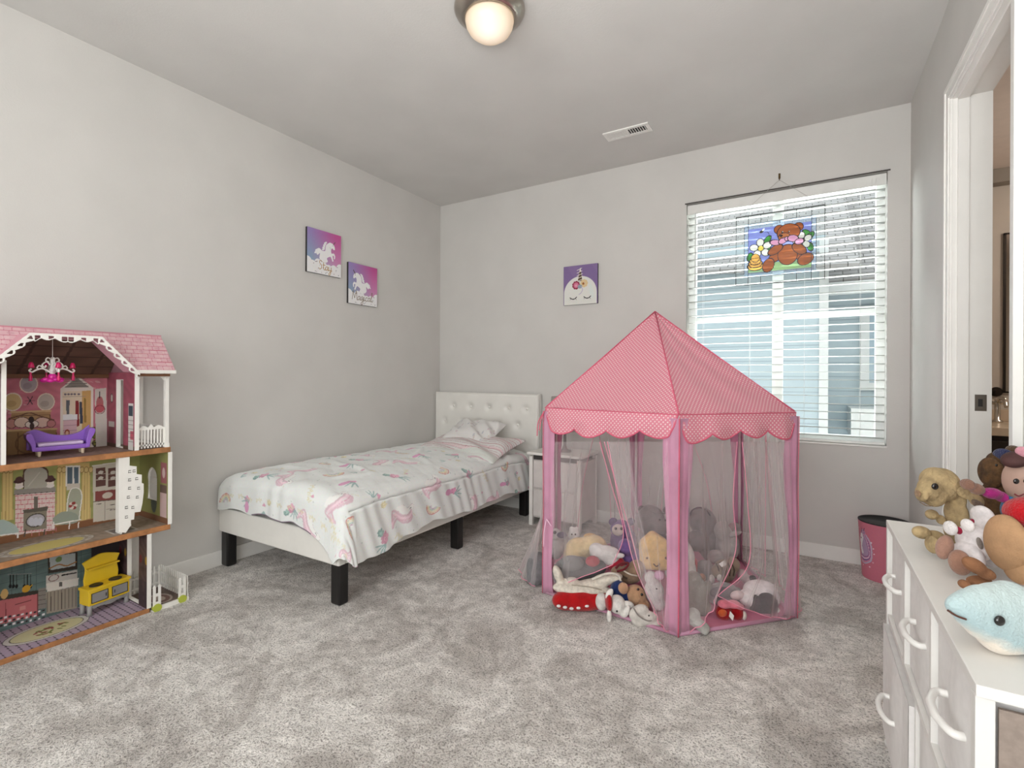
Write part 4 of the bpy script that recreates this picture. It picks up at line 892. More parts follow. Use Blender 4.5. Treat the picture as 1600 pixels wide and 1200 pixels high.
# roof: gabled, printed with pink shingles
def shingle(c):
    c.C[:] = (216, 176, 182); n = 9; hgt = .232 / n
    for k in range(n + 1):
        yv = k * hgt; c.line([(-.1, yv + .0015 * math.sin(k)), (1.2, yv)], .0028, (190, 88, 112))
        for j in range(44): x = j * .033 + (k % 2) * .016 + .004 * math.sin(j * 3.1 + k); c.line([(x, yv), (x + .002, yv + hgt)], .0022, (188, 110, 128)); 
        for j in range(26): c.ell(j * .05 + (k * 7 % 5) * .009, yv + hgt * .5, .012, hgt * .3, (224, 196, 196) if (j + k) % 3 else (202, 156, 164), 0, .6)
RX0, RZ0, RX1, RZ1 = -2.662, 1.158, -2.815, 1.334; sl = math.hypot(RX0 - RX1, RZ1 - RZ0); uv = ((RX1 - RX0) / sl, 0, (RZ1 - RZ0) / sl); RY0, RY1 = HY0 - .02, 1.220
DP = [(.556, 1.150), (.690, 1.297), (.925, 1.297), (1.059, 1.150)]      # dormer outline on the front
def in_dormer(a, b):
    Y = a + RY0; Z = RZ0 + b * uv[2]; ins = np.zeros(len(a), bool)
    return (Z < 1.29) & (Y > .556 + (Z - 1.15) * .912) & (Y < 1.059 - (Z - 1.15) * .912)
rf = panel('roof', (RX0, RY0, RZ0), (0, 1, 0), uv, RY1 - RY0, sl, .0022, shingle, dh, cut=in_dormer); md = rf.modifiers.new('solid', 'SOLIDIFY'); md.thickness = .008; md.offset = -1
m = MB(); m.prism([(-2.815, 1.334), (-2.805, 1.334), (-2.985, 1.13), (-2.998, 1.13)], (0, RY0, 0), (1, 0, 0), (0, 0, 1), (0, RY1 - RY0, 0)); m.build('roof_back', mat('pink_board', (206, 150, 162), .6), dh)
def rafters(c):
    c.C[:] = (104, 78, 66); c.noise(.1, 30)
    for k in range(9): c.line([(0, k * .03), (1, k * .03)], .0022, (60, 44, 38))
    for k in range(6): c.line([(.06 + k * .13, 0), (.10 + k * .13, .3)], .012, (78, 58, 50))
s2 = math.hypot(.178, .19); panel('attic_ceiling', (-2.980, HY0 + .01, 1.128), (0, 1, 0), (.178 / s2, 0, .19 / s2), 1.066 - HY0 - .01, s2, .004, rafters, dh)
m = MB(); m.box(-2.983, -2.965, HY0, 1.066, 1.118, 1.136); m.build('attic_beam', mat('brown_beam', (112, 74, 46), .6), dh)
m = MB()
for (a_, b_) in ((0, 1), (1, 2), (2, 3)): m.add([(-2.664, *DP[a_]), (-2.664, *DP[b_]), (-2.80, *DP[b_]), (-2.80, *DP[a_])], [(0, 1, 2, 3)])
m.build('dormer_roof', mat('pink_board', (206, 150, 162)), dh, solid=.006)
def bargeboard():
    w0, z0_ = .52, 1.118; a0 = .5475
    def cut(a, b):
        Y = np.abs(a + a0 - .8075); Z = b + z0_
        # distance below the roof line, measured across each board
        t_ = 1.297 + .006 - Z; sidex = (1.150 + (.2515 - Y) / .912 + .006) - Z; dd = np.minimum(t_, sidex * .72)
        sl_ = np.where(t_ < sidex * .72, Y * 1.0, .1175 + (1.297 - Z) * 1.35)
        wdt = .020 + .009 * np.abs(np.sin(sl_ * 75)) + .014 * np.exp(-((sl_ - .125) / .03) ** 2) + .012 * np.exp(-(Y / .02) ** 2)
        solid_ = (dd > 0) & (dd < wdt)
        hole = (dd > .012) & (dd < wdt - .006) & (np.sin(sl_ * 150) > .35)
        return ~(solid_ & ~hole)
    o_ = panel('lace_trim', (-2.657, a0, z0_), (0, 1, 0), (0, 0, 1), w0, .20, .0016, lambda c: None, dh, WP, cut=cut); md = o_.modifiers.new('solid', 'SOLIDIFY'); md.thickness = .006; md.offset = 0
bargeboard()
for ya_, yb_ in ((1.055, RY1), (RY0, .56)): m = MB(); m.box(-2.668, -2.655, ya_, yb_, 1.142, 1.158); m.build('eave_strip', WP, dh)
m = MB(); m.box(-2.955, -2.67, 1.07, 1.20, 1.128, 1.14); m.build('eave_underside', mat('brown_beam', (112, 74, 46)), dh)
# balcony at the right of the top floor
m = MB(); m.box(HF - .022, HF - .004, 1.190, 1.206, .781, 1.142).box(HF - .024, HF - .002, 1.188, 1.208, .781, .80).box(HF - .024, HF - .002, 1.188, 1.208, 1.12, 1.142); m.build('balcony_post', WP, dh)
m = MB(); m.prism([(1.19, 1.13), (1.17, 1.13), (1.19, 1.105)], (HF - .016, 0, 0), (0, 1, 0), (0, 0, 1), (.006, 0, 0)); m.build('post_bracket', WP, dh)
m = MB(); x_ = HF - .012
m.box(x_ - .004, x_, 1.076, 1.190, .795, .803); m.box(x_ - .004, x_, 1.076, 1.190, .872, .880)
for k in range(9): m.box(x_ - .004, x_, 1.078 + k * .0133, 1.084 + k * .0133, .785, .872)
m.prism(crv([(1.08, .88), (1.10, .892), (1.12, .884), (1.133, .898), (1.146, .884), (1.165, .892), (1.188, .88)], 5), (x_ - .004, 0, 0), (0, 1, 0), (0, 0, 1), (.004, 0, 0))
m.build('balcony_railing', WP, dh)
m = MB(); m.box(HK, HF - .02, 1.196, 1.202, .872, .880).box(HK, HF - .02, 1.196, 1.202, .795, .803)
for k in range(16): m.box(HK + .005 + k * .0175, HK + .011 + k * .0175, 1.197, 1.201, .785, .872)
m.build('balcony_railing', WP, dh)
# white staircase standing at the right of the middle floor
stp = [(187, 714), (204, 714), (204, 728), (215, 729), (215, 741), (223, 742), (223, 755), (226, 756), (226, 770), (224, 787), (221, 800), (212, 801), (211, 812), (206, 813), (206, 821), (198, 833), (187, 832)]
stp2 = [at(a_, b_, (1, 0, 0), (HF + .0, 0, 0)) for a_, b_ in stp]
m = MB(); m.prism([(p.y, max(p.z, .402)) for p in stp2], (HF - .016, 0, 0), (0, 1, 0), (0, 0, 1), (.008, 0, 0)); stair = m.build('staircase', WP, dh, bevel=.0008)
m = MB(); m.box(-2.76, HF - .016, 1.014, 1.02, .402, .754)
for k in range(8): m.box(-2.77, HF - .016, 1.02, 1.045 + .03 * math.sin(PI * (k + 1) / 9), .43 + k * .038, .437 + k * .038)
m.build('tread', WP, stair)
PT = plain((70, 64, 62))
for (a_, b_) in ((203, 737), (210, 736), (203, 750), (214, 748), (203, 763), (217, 763), (201, 777), (215, 777), (198, 793), (208, 793), (198, 808)):
    p = at(a_, b_, (1, 0, 0), (HF - .0075, 0, 0)); m = MB()
    m.tube([(HF - .0075, p.y + .005, p.z - .004), (HF - .0075, p.y - .006, p.z - .004), (HF - .0075, p.y - .005, p.z + .006), (HF - .0075, p.y + .004, p.z + .005)], .0016, 5)
    m.build('stair_cutout', PT, stair)

# purple doll sofa on the top floor
PUR = mat('purple_plastic', (134, 88, 184), .35, coat=.2); LAV = plain((196, 176, 206), .4)
t = thing('doll_sofa', 'purple scroll arm doll sofa on the top floor of the dollhouse', 'toy sofa', (-2.835, .855, .7825), math.radians(97))
m = MB(); m.box(-.105, .105, -.034, .036, .018, .034); m.build('seat_base', PUR, t, bevel=.004, world=False)
m = MB(); m.box(-.09, .09, -.026, .036, .034, .046); m.build('cushion', LAV, t, bevel=.006, world=False)
# (local -y points to the room side after rotation; the back stands against the house wall)
top_ = crv([(-.125, .085), (-.09, .092), (-.03, .072), (.03, .066), (.08, .074), (.125, .100)], 6)
m = MB(); m.prism([(-.125, .02)] + top_ + [(.125, .02)], (0, .030, 0), (1, 0, 0), (0, 0, 1), (0, .012, 0)); m.build('backrest', PUR, t, bevel=.003, world=False)
for s_, hh in ((-1, .080), (1, .088)):
    m = MB(); m.prism(crv([(s_ * .098, .02), (s_ * .100, hh * .6), (s_ * .112, hh), (s_ * .132, hh), (s_ * .134, hh - .014), (s_ * .118, hh * .55), (s_ * .112, .02)], 5), (0, -.036, 0), (1, 0, 0), (0, 0, 1), (0, .072, 0)); m.build('armrest', PUR, t, bevel=.002, world=False)
for sx_ in (-.085, .085):
    for sy_ in (-.026, .026): m = MB(); m.lathe([(.006, 0), (.009, .018)], (sx_, sy_, 0), 10); m.build('leg', plain((206, 186, 160)), t, world=False)
for ch in t.children: ch.scale = (.84, 1.0, 1.22)
t.location.y = .838
t.rotation_euler = (0, 0, math.radians(90 - 8))
# yellow doll stove on the ground floor
YEL = mat('yellow_plastic', (226, 190, 40), .35, coat=.2); GRY = mat('grey_plastic', (140, 138, 136), .4)
t = thing('doll_stove', 'yellow doll kitchen stove with grey oven doors on the dollhouse ground floor', 'toy stove', (-2.872, 1.015, .0235), math.radians(90 + 9))
w_, d_ = .17, .075
m = MB(); m.box(-w_ / 2, w_ / 2, -d_ / 2, d_ / 2, .045, .112); m.build('body', YEL, t, bevel=.003, world=False)
m = MB(); m.box(-w_ / 2 - .005, w_ / 2 + .005, -d_ / 2 - .005, d_ / 2, .112, .124); m.build('cooktop', YEL, t, bevel=.002, world=False)
bk = [(-.070, .124), (.070, .124)] + crv([(.072, .15), (.066, .20), (.078, .232)], 4) + crv([(.060, .240), (0, .256), (-.060, .240)], 5) + crv([(-.078, .232), (-.066, .20), (-.072, .15)], 4)
m = MB(); m.prism(bk, (0, d_ / 2 - .012, 0), (1, 0, 0), (0, 0, 1), (0, .010, 0)); m.build('backsplash', YEL, t, bevel=.002, world=False)
m = MB(); m.box(-.066, .066, d_ / 2 - .034, d_ / 2 - .012, .196, .203); m.build('shelf', YEL, t, bevel=.002, world=False)
for s_ in (-1, 1):
    m = MB(); m.box(s_ * .042 - .032, s_ * .042 + .032, -d_ / 2 - .003, -d_ / 2, .058, .100); dd = m.build('oven_door', GRY, t, bevel=.003, world=False)
    m = MB(); m.tube([(s_ * .012 + s_ * .006, -d_ / 2 - .005, .072), (s_ * .012 + s_ * .006, -d_ / 2 - .005, .086)], .0018, 6); m.build('handle', plain((50, 50, 52)), dd, world=False)
    m = MB(); m.ring(1, -d_ / 2 - .0034, -d_ / 2 - .001, s_ * .042 - .034, s_ * .042 + .034, .056, .102, .0022); m.build('door_outline', plain((40, 40, 42)), t, world=False)
    m = MB(); m.lathe([(.026, .124), (.026, .127), (.020, .129), (0, .128)], (s_ * .04, -.006, 0), 20); m.build('burner', mat('burner_black', (34, 34, 36), .5), t, world=False)
    for sy_ in (-1, 1): m = MB(); m.lathe([(.012, 0), (.009, .012), (.011, .048)], (s_ * (w_ / 2 - .008), sy_ * (d_ / 2 - .010), 0), 10); m.build('leg', GRY, t, world=False, smooth=True)
m = MB(); m.prism(crv([(-.075, .045), (-.066, .030), (-.04, .034), (0, .026), (.04, .034), (.066, .030), (.075, .045)], 4), (0, -d_ / 2 - .002, 0), (1, 0, 0), (0, 0, 1), (0, .006, 0)); m.build('apron', GRY, t, world=False)
# chandelier hanging in the dormer
t = thing('doll_chandelier', 'white scrolled doll chandelier with magenta shades hanging in the dollhouse', 'toy chandelier', (-2.80, .800, 1.29))
cx, cy, cz = -2.80, .800, 1.155
MG = mat('magenta_plastic', (198, 24, 92), .3); MG2 = mat('bright_magenta', (214, 40, 150), .3)
m = MB(); m.tube([(cx, cy, 1.295), (cx, cy, cz + .05)], .0012, 6); m.build('hanging_cord', WP, t)
m = MB(); m.lathe([(.004, .055), (.008, .04), (.006, .02), (.011, .0), (.008, -.02), (.004, -.03)], (cx, cy, cz), 14); m.build('stem', WP, t, smooth=True)
for k in range(4):
    an = k * PI / 2 + .0; dx_, dy_ = math.sin(an), math.cos(an)
    def A(r_, z_): return (cx + dx_ * r_, cy + dy_ * r_, cz + z_)
    m = MB(); m.tube(crv([A(.006, -.012), A(.03, .004), A(.05, .0), A(.066, -.01), A(.074, -.004), A(.068, .004)], 6), .0036, 7); m.tube(crv([A(.006, .02), A(.02, .034), A(.034, .02), A(.024, .010), A(.022, .02)], 6), .0030, 6); m.tube(crv([A(.004, .045), A(.016, .052), A(.022, .04), A(.012, .034)], 5), .0028, 6); m.tube(crv([A(.03, .006), A(.042, .018), A(.05, .008), A(.044, .004)], 5), .0026, 6)
    arm = m.build('arm', WP, t, smooth=True)
    m = MB(); p = A(.068, .008); m.lathe([(.010, 0), (.011, .004), (.007, .02), (.004, .024)], p, 12); m.build('shade', MG, arm, smooth=True)
    m = MB(); p = A(.070, -.034); m.lathe([(.001, .03), (.004, .02), (.003, .012), (.007, .0), (.004, -.006), (.008, -.012), (.0, -.014)], p, 10); m.build('pendant', MG, arm, smooth=True)
m = MB()
for k in range(9):
    an = k * 2 * PI / 9; m.ell((cx + .026 * math.sin(an), cy + .026 * math.cos(an), cz - .042 - .004 * (k % 2)), (.014, .014, .009), n=10, m=6)
m.ell((cx, cy, cz - .032), (.016, .016, .018), n=10, m=8); m.build('flower_drop', MG2, t, smooth=True)
# picket fence pen beside the dollhouse
t = thing('doll_fence_pen', 'white picket fence pen with green corner blocks beside the dollhouse', 'toy fence', (-2.83, 1.21, 0))
GRN = mat('lime_plastic', (176, 186, 70), .4)
fx0, fx1, fy0, fy1 = -2.96, -2.675, 1.135, 1.292
def fprint(c): c.C[:] = (104, 88, 80); c.noise(.1, 60); c.ell(.16, .08, .07, .05, (190, 178, 168)); c.ell(.16, .08, .06, .04, (130, 100, 92)); c.ell(.16, .08, .035, .022, (196, 180, 166))
m = MB(); m.box(fx0, fx1, fy0, fy1, 0, .006); bs = m.build('base', WP, t)
panel('base_print', (fx0, fy0, .0066), (1, 0, 0), (0, 1, 0), fx1 - fx0 - .012, fy1 - fy0, .003, fprint, bs)
m = MB(); m.box(fx1 - .012, fx1, fy0, fy1, .006, .02); m.build('front_sill', WP, t)
def pickets(p0, p1, n, h0=.125):
    m = MB(); p0 = Vector(p0); p1 = Vector(p1); dd = (p1 - p0); u_ = dd.normalized(); nn_ = Vector((-u_.y, u_.x, 0)) * .002
    for k in range(n):
        c_ = p0 + dd * (k + .5) / n; hw_ = .0042; m.prism([(-hw_, .008), (hw_, .008), (hw_, h0 - .008), (0, h0), (-hw_, h0 - .008)], c_ - nn_, u_, (0, 0, 1), nn_ * 2)
    for z_ in (.03, .085): m.obox((p0 + p1) / 2 + Vector((0, 0, z_)), dd / 2, nn_ * .8, (0, 0, .005))
    m.build('picket_panel', WP, t)
pickets((fx0, fy1 - .004, 0), (fx1, fy1 - .004, 0), 14); pickets((fx0, fy0, 0), (fx0, fy1, 0), 7)
for ya in (fy0 + .016, fy1 - .030):
    m = MB()
    for k in (-1, 1): m.prism([(-.0055, .01), (.0055, .01), (.0055, .118), (0, .126), (-.0055, .118)], (fx1 - .006, ya + k * .011, 0), (0, 1, 0), (0, 0, 1), (.005, 0, 0))
    m.box(fx1 - .005, fx1 - .002, ya - .012, ya + .012, .03, .045).box(fx1 - .005, fx1 - .002, ya - .012, ya + .012, .07, .085); pp = m.build('gate_post', WP, t)
    m = MB(); m.tube([(fx1 - .012, ya, .016), (fx1 + .004, ya, .016)], .019, 14); m.build('corner_block', GRN, pp)
# ------------------------------------------------------------------ nightstand and lamp
t = thing('nightstand', 'small white nightstand between the bed and the pink tent', 'nightstand', (-1.615, 3.47, 0))
nx0, nx1, ny0, ny1 = -1.83, -1.405, 3.30, 3.63
m = MB()
for x in (nx0, nx1 - .03):
    for y in (ny0, ny1 - .03): m.box(x, x + .03, y, y + .03, 0, .525)
m.build('frame', WP, t, bevel=.003)
m = MB(); m.box(nx0 - .012, nx1 + .012, ny0 - .015, ny1, .538, .558); m.build('top', WP, t, bevel=.003)
m = MB(); m.box(nx0 + .03, nx1 - .03, ny0 + .02, ny1 - .01, .06, .50).box(nx0 + .004, nx0 + .026, ny0 + .03, ny1 - .03, .06, .50).box(nx1 - .026, nx1 - .004, ny0 + .03, ny1 - .03, .06, .50); m.build('carcass', plain((206, 200, 196)), t)
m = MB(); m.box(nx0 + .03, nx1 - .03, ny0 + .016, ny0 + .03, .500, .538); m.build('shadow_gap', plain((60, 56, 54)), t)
for z0, z1 in ((.075, .275), (.29, .495)):
    m = MB(); m.box(nx0 + .035, nx1 - .035, ny0 + .004, ny0 + .02, z0, z1); dd = m.build('drawer', plain((214, 208, 204)), t, bevel=.003)
    m = MB(); m.ell(((nx0 + nx1) / 2, ny0 - .004, (z0 + z1) / 2), (.012, .010, .012)); m.build('knob', WP, dd, smooth=True)
t = thing('table_lamp', 'small lamp with a grey shade on the white nightstand', 'lamp', (-1.60, 3.45, .558))
m = MB(); m.lathe([(.055, 0), (.055, .008), (.02, .018), (.012, .05), (.010, .17)], (-1.60, 3.45, .559), 24); m.build('base', plain((96, 90, 88)), t, smooth=True)
m = MB(); m.lathe([(.125, .16), (.105, .42)], (-1.60, 3.45, .559), 40); o = m.build('lamp_shade', mat('grey_linen', (170, 162, 156), .9, noise=.05, nscale=60), t, smooth=True)
# ------------------------------------------------------------------ waste bin
t = thing('waste_bin', 'round pink waste bin with a unicorn print and black inside by the window wall', 'bin', (.375, 3.49, 0))
BC = (.375, 3.49)
nu, nv = 230, 110; U, V = np.meshgrid(np.linspace(0, 2 * PI, nu), np.linspace(0, 1, nv), indexing='ij'); U = U.ravel(); V = V.ravel()
R_ = .106 + .020 * V; P = np.stack([BC[0] + R_ * np.cos(U), BC[1] + R_ * np.sin(U), .004 + .318 * V], 1)
ac = math.radians(212); c = Cv((U - ac) * .12, V * .318, (200, 116, 134))     # arc length about the print's centre
def uf(x, y): return (x, y)
c.poly(crv([(-.035, .215), (-.02, .262), (.0, .27), (.012, .255), (.03, .20), (.045, .14), (.04, .10), (.0, .09), (-.035, .10), (-.03, .15), (-.02, .18), (-.035, .19)], 5), (176, 150, 180))
for k, col in enumerate(((150, 96, 140), (226, 190, 206), (120, 90, 140), (214, 130, 160), (186, 186, 206))):
    c.line(crv([(-.01 + k * .006, .262 - k * .004), (.018 + k * .006, .20), (.03 + k * .003, .14 - k * .006), (.0, .118 - k * .009), (-.035, .122 - k * .009)], 6), .007, col)
c.poly(crv([(-.04, .20), (-.028, .24), (-.012, .245), (-.006, .22), (-.02, .175), (-.01, .135), (-.03, .135), (-.038, .165), (-.035, .185)], 5), (232, 226, 230)); c.ell(-.026, .218, .004, .005, (40, 34, 46))
c.line([(-.02, .25), (-.012, .278)], .005, (120, 84, 96)); c.line([(.0, .262), (.006, .28)], .005, (96, 70, 100))
for x, y in ((.045, .21), (.055, .18), (.058, .15), (-.02, .065), (.03, .07), (.05, .10), (-.05, .27)): c.ell(x, y, .0035, .0035, (240, 220, 228))
gridmesh('wall', P, nu, nv, c.C, printmat('bin_plastic', .45), t)
m = MB(); m.lathe([(.100, .006), (.123, .322), (.127, .324), (.127, .319)], (*BC, 0), 60); m.build('liner', mat('bin_black', (22, 20, 22), .5), t, smooth=True)
m = MB(); m.lathe([(.104, 0), (.105, .006), (0, .006)], (*BC, 0), 60); m.build('base', plain((190, 100, 120)), t)

# ------------------------------------------------------------------ dresser
dx0, dx1, dy0, dy1, dzt = .210, .484, .960, 1.925, .695
t = thing('dresser', 'long white dresser with fabric drawers and loop handles along the right wall', 'dresser', ((dx0 + dx1) / 2, 1.44, 0))
LAM = mat('white_laminate', (228, 226, 222), .45, noise=.02, nscale=10)
m = MB(); m.box(dx0, dx1, dy0, dy1, dzt - .018, dzt); m.build('top', LAM, t, bevel=.0015)
for x in (dx0 + .0, dx1 - .022):
    for y in (dy0 + .004, dy1 - .026): m = MB(); m.box(x, x + .022, y, y + .022, .03, dzt - .018); m.build('post', LAM, t, bevel=.001)
for x in (dx0 + .011, dx1 - .011):
    for y in (dy0 + .015, dy1 - .015): m = MB(); m.lathe([(.013, 0), (.015, .01), (.010, .02), (.009, .031)], (x, y, 0), 14); m.build('foot', LAM, t, smooth=True)
m = MB(); m.box(dx0 + .002, dx1 - .022, dy0 + .026, dy1 - .026, .395, .411).box(dx0 + .002, dx1 - .022, dy0 + .026, dy1 - .026, .045, .060); m.build('rail', LAM, t)
for y, z0, z1 in ((1.600, .411, dzt - .018), (1.285, .411, dzt - .018), (1.442, .060, .395)): m = MB(); m.box(dx0 + .002, dx1 - .022, y - .008, y + .008, z0, z1); m.build('divider', LAM, t)
m = MB(); m.box(dx0 + .026, dx1 - .024, dy0 + .006, dy0 + .012, .06, dzt - .03); m.build('end_panel', mat('taupe_fabric', (150, 136, 126), .9, noise=.08, nscale=90), t)
m = MB(); m.box(dx0 + .026, dx1 - .024, dy1 - .012, dy1 - .006, .06, dzt - .03); m.build('end_panel', mat('taupe_fabric', (150, 136, 126)), t)
FABR = mat('white_nonwoven', (228, 225, 223), .9, noise=.03, nscale=40, bump=.1, bscale=60)
def drawer(y0, y1, z0, z1, pull, sag):
    ny, nz = 40, 26; P = []; R = random.Random(int(y0 * 1000 + z0 * 77)); ph = R.uniform(0, 6)
    for i in range(ny):
        row = []
        for j in range(nz):
            a = i / (ny - 1); b = j / (nz - 1); e = min(a, 1 - a, b, 1 - b)
            bul = .004 * math.sin(PI * a) * math.sin(PI * b) + sag * math.sin(3.1 * PI * a + ph + b * 1.4) * math.sin(PI * min(1, e * 6) / 2)
            row.append((dx0 + .013 - pull - bul, y0 + (y1 - y0) * a, z0 + (z1 - z0) * b - (sag * .5 * math.sin(PI * a) if b > .9 else 0)))
        P.append(row)
    m = MB(); m.grid(P); m.box(dx0 + .014 - pull, dx1 - .05, y0, y1, z0, z1 - .004)
    o = m.build('drawer', FABR, t); o.data.polygons.foreach_set('use_smooth', [k < (ny - 1) * (nz - 1) for k in range(len(o.data.polygons))])
    yc = (y0 + y1) / 2; zc = z0 + (z1 - z0) * .55; xf = dx0 + .013 - pull
    m = MB(); m.tube(crv([(xf + .002, yc - .064, zc), (xf - .018, yc - .062, zc), (xf - .031, yc - .028, zc), (xf - .033, yc, zc), (xf - .031, yc + .028, zc), (xf - .018, yc + .062, zc), (xf + .002, yc + .064, zc)], 8), .0068, 12)
    m.build('handle', mat('white_plastic_handle', (236, 234, 230), .3), o, smooth=True)
for y0, y1 in ((.986, 1.275), (1.295, 1.590), (1.610, 1.898)): drawer(y0, y1, .414, .672, 0.0, .0022)
drawer(.986, 1.432, .063, .380, .004, .004); drawer(1.452, 1.898, .063, .384, .022, .005)

# ------------------------------------------------------------------ play tent
VA = Vector((-1.175, 2.30, 0)); VB = Vector((-.487, 2.225, 0)); VC = Vector((-.055, 2.68, 0)); VD = atz(1157, 876); VE = atz(993, 846); VF = atz(866, 868)
TV = [VA, VB, VC, VD, VE, VF]; RIM = .975; APX = Vector((-.735, 2.765, 1.497)); TC = sum(TV, Vector()) / 6
tent = thing('play_tent', 'pink polka dot play tent with sheer curtains and scalloped roof edge', 'play tent', (TC.x, TC.y, 0))
def dotmat():
    m = bpy.data.materials.new('pink_polka_fabric'); m.use_nodes = True; N, Lk = nt(m); b = N['Principled BSDF']; out = N['Material Output']
    tc = N.new('ShaderNodeUVMap'); sp = N.new('ShaderNodeSeparateXYZ'); Lk.new(tc.outputs['UV'], sp.inputs[0])
    def M(op, a, bb=None, c_=None):
        n = N.new('ShaderNodeMath'); n.operation = op
        for i, v in enumerate((a, bb, c_)):
            if v is None: continue
            if isinstance(v, (int, float)): n.inputs[i].default_value = v
            else: Lk.new(v, n.inputs[i])
        return n.outputs[0]
    s_ = 1 / .0195
    u = M('MULTIPLY', sp.outputs['X'], s_); v = M('MULTIPLY', sp.outputs['Y'], s_)
    a = M('SUBTRACT', M('FRACT', M('ADD', u, v)), .5); bb = M('SUBTRACT', M('FRACT', M('SUBTRACT', u, v)), .5)
    dd = M('SQRT', M('ADD', M('MULTIPLY', a, a), M('MULTIPLY', bb, bb)))
    mr = N.new('ShaderNodeMapRange'); mr.inputs['From Min'].default_value = .21; mr.inputs['From Max'].default_value = .29; mr.inputs['To Min'].default_value = 1; mr.inputs['To Max'].default_value = 0; Lk.new(dd, mr.inputs['Value'])
    x = N.new('ShaderNodeMix'); x.data_type = 'RGBA'; x.inputs['A'].default_value = L4((226, 138, 156)); x.inputs['B'].default_value = L4((246, 222, 222)); Lk.new(mr.outputs['Result'], x.inputs['Factor'])
    Lk.new(x.outputs['Result'], b.inputs['Base Color']); b.inputs['Roughness'].default_value = .7; b.inputs['Sheen Weight'].default_value = .3
    tr = N.new('ShaderNodeBsdfTranslucent'); Lk.new(x.outputs['Result'], tr.inputs['Color'])
    nz = N.new('ShaderNodeTexNoise'); nz.inputs['Scale'].default_value = 9; o_ = N.new('ShaderNodeTexCoord'); Lk.new(o_.outputs['Object'], nz.inputs['Vector'])
    bp = N.new('ShaderNodeBump'); bp.inputs['Strength'].default_value = .35; bp.inputs['Distance'].default_value = .02; Lk.new(nz.outputs['Fac'], bp.inputs['Height']); Lk.new(bp.outputs['Normal'], b.inputs['Normal'])
    mx = N.new('ShaderNodeMixShader'); mx.inputs[0].default_value = .22; Lk.new(b.outputs[0], mx.inputs[1]); Lk.new(tr.outputs[0], mx.inputs[2]); Lk.new(mx.outputs[0], out.inputs['Surface']); return m
DOT = dotmat(); DKP = mat('dark_pink_tape', (210, 94, 120), .7); SAT = mat('pink_satin', (228, 172, 200), .42, noise=.10, nscale=7, sheen=.4)
_N, _L = nt(SAT); _t = _N.new('ShaderNodeBsdfTranslucent'); _t.inputs['Color'].default_value = L4((236, 170, 204)); _x = _N.new('ShaderNodeMixShader'); _x.inputs[0].default_value = .35
_L.new(_N['Principled BSDF'].outputs[0], _x.inputs[1]); _L.new(_t.outputs[0], _x.inputs[2]); _L.new(_x.outputs[0], _N['Material Output'].inputs['Surface'])
TRIMP = mat('pink_tape', (230, 146, 170), .6)
def uvgrid(name, P, UVs, m, parent, solid=0):
    ni, nj = len(P), len(P[0]); mb = MB(); mb.grid(P); o = mb.build(name, m, parent, smooth=True, solid=solid)
    flat = [q_ for row in UVs for q_ in row]; ul = o.data.uv_layers.new(name='UVMap')
    for lp_ in o.data.loops: ul.data[lp_.index].uv = flat[lp_.vertex_index]
    return o
for i in range(6):
    a, b = TV[i] + Vector((0, 0, RIM)), TV[(i + 1) % 6] + Vector((0, 0, RIM)); mid = (a + b) / 2; nrm = Vector((mid.x - TC.x, mid.y - TC.y, 0)).normalized()
    P = []; Q = []; n1, n2 = 25, 25; L_ = (b - a).length; H_ = (APX - mid).length; fn = (b - a).cross(APX - a).normalized(); 
    if fn.z < 0: fn = -fn
    for r in range(n1):
        v = r / (n1 - 1) * .999; row = []; qr = []
        for c_ in range(n2):
            s_ = c_ / (n2 - 1); p = (a * (1 - s_) + b * s_) * (1 - v) + APX * v
            sag = -.018 * math.sin(PI * s_) * math.sin(PI * min(1, v * 1.1)) * (1 - .4 * v); p = p + fn * (sag + .0025 * math.sin(s_ * 17 + v * 9 + i))
            row.append(p); qr.append(((s_ - .5) * L_ * (1 - v), v * H_))
        P.append(row); Q.append(qr)
    uvgrid('roof_panel', P, Q, DOT, tent)
    m = MB(); m.tube([a + fn * .002, (a * .5 + APX * .5) + Vector((0, 0, .001)), APX + Vector((0, 0, .004))], .0035, 6); m.build('ridge_piping', DKP, tent, smooth=True)
    # scalloped valance
    P = []; Q = []; n2 = 81; lobes = 4; low = []
    for c_ in range(n2):
        s_ = c_ / (n2 - 1); e = min(s_, 1 - s_); hgt = (.090 + .034 * abs(math.sin(PI * lobes * s_)) ** .8) * min(1, .12 + (e / .07) ** .6 if e < .07 else 1) + .012 * math.sin(s_ * 5 + i * 2)
        row = []; qr = []
        for r in range(9):
            v = r / 8; p = a * (1 - s_) + b * s_; off = .012 * math.sin(PI * v * .7) * min(1, e * 9) + .010 * v * math.sin(s_ * 21 + i * 1.7) * min(1, e * 6)
            row.append(p + nrm * (.004 + off) - Vector((0, 0, v * hgt))); qr.append(((s_ - .5) * L_, -v * hgt))
        P.append(row); Q.append(qr); low.append(row[-1])
    vo = uvgrid('valance', P, Q, DOT, tent)
    m = MB(); m.tube(low, .0038, 6); m.build('valance_piping', DKP, vo, smooth=True)
    m = MB(); m.tube([a + nrm * .006 - Vector((0, 0, .003)), (a + b) / 2 + nrm * .007 - Vector((0, 0, .003)), b + nrm * .006 - Vector((0, 0, .003))], .0025, 6); m.build('rim_seam', DKP, tent)
